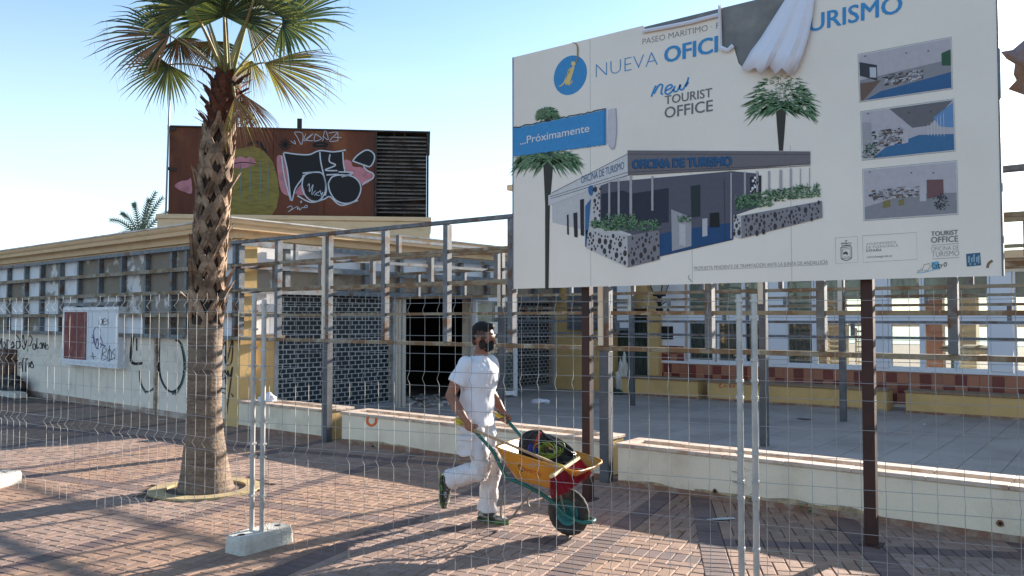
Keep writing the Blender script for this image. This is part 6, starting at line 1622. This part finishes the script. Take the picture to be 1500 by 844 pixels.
# rubber bucket
BK=empty('bucket',inb((.72,.02,.42)),'black rubber bucket tilted in the wheelbarrow tray','bucket',rz=HEAD)
BK.rotation_euler=(0.0,.18,HEAD)
mb=MB(); rings=[]
for r_,z in ((.135,0),(.14,.01),(.165,.12),(.185,.21),(.195,.215),(.195,.225),(.18,.222),(.155,.12),(.13,.02)):
    rings.append([Vector((r_*1.12*math.cos(a),r_*math.sin(a),z)) for a in [2*PI*i/28 for i in range(28)]])
mb.loft(rings); M_rub=mat('black_rubber',(0.03,0.03,0.032),.6,col2=(0.07,0.065,0.06),scale=9,fine=.15); mb.build('tub',M_rub,BK,0.8)
for s in (-1,1):
    mb=MB(); mb.tube([(s*.20,-.05,.21),(s*.235,-.04,.24),(s*.245,0,.25),(s*.235,.04,.24),(s*.20,.05,.21)],.009,8); mb.build('handle',M_rub,BK,True)
# cable reel in the bucket
CR=empty('cable_reel',inb((.60,-.02,.70)),'black cable reel with red and blue fittings lying in the bucket','cable reel',rz=HEAD)
CR.rotation_euler=(.15,.35,HEAD+.5)
for y in (-.065,.05):
    mb=MB(); rings=[[Vector((r_*math.cos(a),yy,r_*math.sin(a))) for a in [2*PI*i/28 for i in range(28)]] for r_,yy in ((.03,y),(.12,y-.002),(.128,y),(.128,y+.012),(.12,y+.016),(.03,y+.015))]; mb.loft(rings); mb.build('flange',M_rub,CR,0.6)
mb=MB(); pts=[]; 
for i in range(180):
    a=i/12*2*PI/1.0*.5; pts.append((.088*math.cos(a)+.004*math.sin(i),-.05+.09*(abs((i%60)-30)/30),.088*math.sin(a)))
mb.tube(pts,.007,5); mb.build('cable',mat('black_cable',(0.015,0.015,0.017),.5),CR,True)
mb=MB(); mb.tube([(-.08,-.085,.05),(-.05,-.09,.15),(.0,-.09,.175),(.05,-.09,.15),(.08,-.085,.05)],.009,8); mb.build('carry_handle',M_rub,CR,True)
mb=MB(); mb.bbox((-.012,-.10,.02),(.012,-.07,.16),.004); mb.build('red_clip',mat('red_plastic',(0.5,0.03,0.02),.4),CR)
mb=MB(); mb.bbox((-.05,-.095,-.06),(.04,-.066,.04),.01); mb.build('blue_plug',mat('blue_plastic',(0.02,0.04,0.22),.4),CR)
# coiled yellow-green hose + black hose
HS=empty('hose_coil',inb((.78,-.06,.66)),'coil of yellow green hose beside the reel in the bucket','hose',rz=HEAD)
mb=MB(); pts=[]
for i in range(240):
    a=i/240*2*PI*9; k=i/240; rr_=.085+.018*math.sin(k*31)
    pts.append((rr_*math.cos(a)+.05*(k-.5),.05*(k-.5)*2+.01*math.sin(a*2),.03+(.055+.02*math.sin(k*23))*math.sin(a+.5*k)))
mb.tube(pts,.0052,6); mb.build('coil',mat('lime_hose',(0.27,0.33,0.05),.5,col2=(.12,.16,.03),scale=25,thr=(.45,.6)),HS,True)
BH=empty('black_hose',inb((.84,.0,.68)),'loops of shiny black hose over the front of the bucket','hose',rz=HEAD)
mb=MB(); pts=[]
for i in range(150):
    a=i/150*2*PI*4.5; k=i/150; pts.append((.115*math.cos(a)+.01*k,.06*math.sin(a*1.0+.5)+.03*math.sin(k*5),.03+.03*math.sin(a*.9)+.03*k-.10*math.cos(a)*.5))
mb.tube(pts,.009,7); mb.build('loops',mat('glossy_black_hose',(0.012,0.012,0.014),.25),BH,True)
# broom laid across the tray
h0=Vector((-.02,-.335,.905)); h1=Vector((1.01,-.25,.595)); 
BO=empty('broom',inb(h1),'long wooden broom with dark red bristles laid across the wheelbarrow','broom',rz=HEAD)
def bo(mb,n,m,sm=True): mb.v=[((v[0]-h1.x)*KX,v[1]-h1.y,v[2]-h1.z) for v in mb.v]; return mb.build(n,m,BO,sm)
mb=MB(); mb.tube([h0+(h1-h0)*.06,h0.lerp(h1,.5)+Vector((0,0,.004)),h1],.0125,8); bo(mb,'handle',mat('wooden_handle',(0.50,0.32,0.17),.6,col2=(0.38,0.23,0.11),scale=9,streak=(1,1,8),fine=.1))
mb=MB(); mb.tube([h0,h0+(h1-h0)*.06],.0145,8); bo(mb,'handle_tip',mat('yellow_plastic',(0.62,0.45,0.06),.5))
mb=MB(); mb.tube([h1+(h0-h1)*.07,h1+(h1-h0)*.02],.017,8); bo(mb,'ferrule',MATS['yellow_plastic'])
b0=h1+Vector((-.02,-.19,-.035)); b1=h1+Vector((.03,.21,.045)); bx=(b1-b0).normalized(); dn=Vector((.35,0,-1)); dn=(dn-bx*dn.dot(bx)).normalized(); fw=bx.cross(dn)
mb=MB(); mb.bar(b0,b1,.05,.026,up=-dn); bo(mb,'head_bar',mat('cream_plastic',(0.66,0.50,0.25),.5),False)
mb=MB()
for i in range(56):
    for j in range(9):
        c=b0.lerp(b1,(i+.5)/56)+fw*(j-4)*.0065+dn*.010; e=c+dn*R.uniform(.135,.155)+fw*(j-4)*.010+bx*((i-28)*.0016+R.uniform(-.006,.006))
        s1=bx*.0028; mb.add([c-s1,c+s1,e+s1,e-s1],[(0,1,2,3)]); s1=fw*.0028; mb.add([c-s1,c+s1,e+s1,e-s1],[(0,1,2,3)])
o=bo(mb,'bristles',mat('red_bristles',(0.33,0.018,0.03),.6,rand=.3),False); o['kind']='stuff'
# ================================================================ LITTER AND RUBBLE
def crumple(c,sx_,sy_,sz_,seed,m,name,label,cat,n=26):
    mb=MB(); rings=[]
    for i in range(13):
        a=PI/2*i/12; ring=[]
        for j in range(n):
            b=2*PI*j/n; q=Vector((math.cos(b)*math.cos(a),math.sin(b)*math.cos(a),math.sin(a))); k=1+.45*noise.noise(q*2.3+Vector((seed,0,0)))+.25*noise.noise(q*6+Vector((seed,2,0)))
            ring.append(Vector(c)+Vector((q.x*sx_*k,q.y*sy_*k,max(0,q.z*sz_*k))))
        rings.append(ring)
    mb.loft(rings); o=mb.build(name,m,None,1.2); return tag(o,label,cat)
M_cloth=mat('white_cloth',(0.72,0.72,0.76),.8,fine=.05)
q=py(391,582,8.0); crumple((q.x+.0,8.0,.44),.17,.12,.11,2,M_cloth,'plastic_bag','crumpled white plastic bag lying on the short planter by the kiosk corner','bag')
q=gp(792,590); crumple((q.x,q.y,.004),.22,.16,.06,5,M_cloth,'cloth','white cloth dropped on the courtyard floor behind the wheelbarrow','cloth')
q=py(912,555,16.75); crumple((q.x,16.75,.004),.16,.12,.75,8,mat('pale_sack',(0.55,0.52,0.46),.8,fine=.1),'rubbish_sack','pale rubbish sack against the yellow wall beside the leftmost yellow planter','sack')
q=gp(903,577); crumple((q.x,q.y-.1,.004),.26,.14,.12,9,mat('dark_rubbish',(0.02,0.035,0.02),.6,fine=.2),'rubbish','dark rubbish on the floor in front of the pale sack','rubbish')
q=gp(942,577); crumple((q.x,q.y-.1,.004),.11,.06,.04,10,M_cloth,'paper','small white paper scrap on the floor in front of the leftmost yellow planter','litter')
def scrap(pxy,w_,l_,rz,m,name,label,z=.006,pad=0):
    q=gp(*pxy); mb=MB(); c,s=math.cos(rz),math.sin(rz); vs=[]
    for u,v in ((-1,-1),(.2,-1.1),(1,-.9),(1,.8),(0,1),(-1,1)):
        vs.append(Vector((q.x+u*w_/2*c-v*l_/2*s,q.y+u*w_/2*s+v*l_/2*c,z+R.uniform(0,.012))))
    mb.add(vs+[v+Vector((0,0,.002)) for v in vs],[(0,1,2,3,4,5),(6,7,8,9,10,11)]+[(i,(i+1)%6,6+(i+1)%6,6+i) for i in range(6)]); return tag(mb.build(name,m),label,'litter')
M_pap=mat('pale_paper',(0.6,0.58,0.54),.8)
scrap((1056,762),.26,.05,.9,M_pap,'paper_strip','torn pale strip of paper on the paving left of the right fence posts')
scrap((222,607),.20,.12,.2,M_pap,'card_scrap','pale folded card on the paving at the foot of the graffitied wall')
scrap((238,616),.22,.05,.1,M_pap,'card_scrap','thin pale strip on the paving just below the folded card')
scrap((150,598),.05,.45,.9,mat('brown_lath',(0.3,0.2,0.12),.8),'wood_lath','thin brown lath lying on the paving near the kiosk wall')
scrap((997,781),.05,.03,.4,mat('brown_leaf',(0.20,0.09,0.04),.8),'dry_leaf','small brown leaf on the sunlit paving at bottom centre')
scrap((1220,778),.13,.05,.1,mat('dark_scrap',(0.05,0.04,0.045),.8),'dark_scrap','small dark scrap on the shaded paving left of the billboard leg')
q0=[(1441,607),(1452,605),(1428,608),(1463,608),(1446,610)]
for i,pq in enumerate(q0): scrap(pq,.16,.07,R.uniform(0,3),M_cloth,'paper','white paper scraps scattered before the rightmost yellow planter',.008)['group']='white scraps by the rightmost planter'
scrap((1178,615),.22,.10,.3,mat('dark_scrap',(0,0,0)),'dark_scrap','dark scrap on the courtyard tiles seen behind the fence posts',.01)
for pq,nm in (((1269,622),'left'),((1355,623),'right')): scrap(pq,.05,.04,.3,M_cloth,'paper','tiny white scrap on the courtyard tiles '+('left of' if nm=='left' else 'right of')+' the dark red leg',.01)
mb=MB()
for i in range(150):
    yy=R.uniform(y2a+.2,y2b-.2); xx=XS+R.uniform(-1.3,.55); s_=R.uniform(.02,.09); M=Matrix.LocRotScale((xx,yy,s_*.3),Matrix.Rotation(R.uniform(0,3),3,'Z')@Matrix.Rotation(R.uniform(-.5,.5),3,'X'),None)
    mb.box((-s_,-s_*.7,-s_*.25),(s_,s_*.7,s_*.25),M,i%2)
o=mb.build('rubble',[mat('pale_rubble',(0.50,0.47,0.43),.9,rand=.2),mat('grey_rubble',(0.2,0.18,0.16),.9,rand=.2)]); tag(o,'broken plaster and paper strewn in the open doorway','rubble',kind='stuff')
# burnt scrap heap against the wall at the far left
sc=gp(30,592); hp_=lwp(25,560,-.05); E=empty('scrap_heap',Vector((hp_.x,hp_.y,0)),'burnt brown and black scrap heaped against the wall at the far left','scrap heap')
def se(mb,n,m): o=mb.build(n,m); setp(o,E); return o
s0=s_of(hp_)
mb=MB(); lwbox(mb,s0+.25,s0+1.2,-.12,.12,0,1.02); se(mb,'rusty_panel',mat('burnt_panel',(0.10,0.05,0.035),.9,col2=(.2,.13,.1),scale=5,fine=.2))
for i in range(14):
    a=lw(s0+R.uniform(-.8,.6),R.uniform(0,.3),R.uniform(0,.1)); b=a+Vector((R.uniform(-.6,.6),R.uniform(-.2,.2),R.uniform(.1,.6))); mb=MB(); mb.bar(a,b,.06,.02); se(mb,'charred_board',mat('charred_wood',(0.03,0.025,0.022),.9,rand=.4))
c=lw(s0-.25,.15); mb=MB(); mb.ell((c.x,c.y,.15),(.55,.25,.32),n=18,m=8); o=se(mb,'ash_pile',mat('ash_black',(0.02,0.02,0.022),.95,col2=(.12,.1,.09),scale=7,bump=1,fine=.3))
mb=MB(); a=lw(s0+.8,.3); b=lw(s0-1.3,.3); mb.bar(a+Vector((0,0,.06)),b+Vector((0,0,.06)),.22,.12); se(mb,'kerb_piece',M_conc)
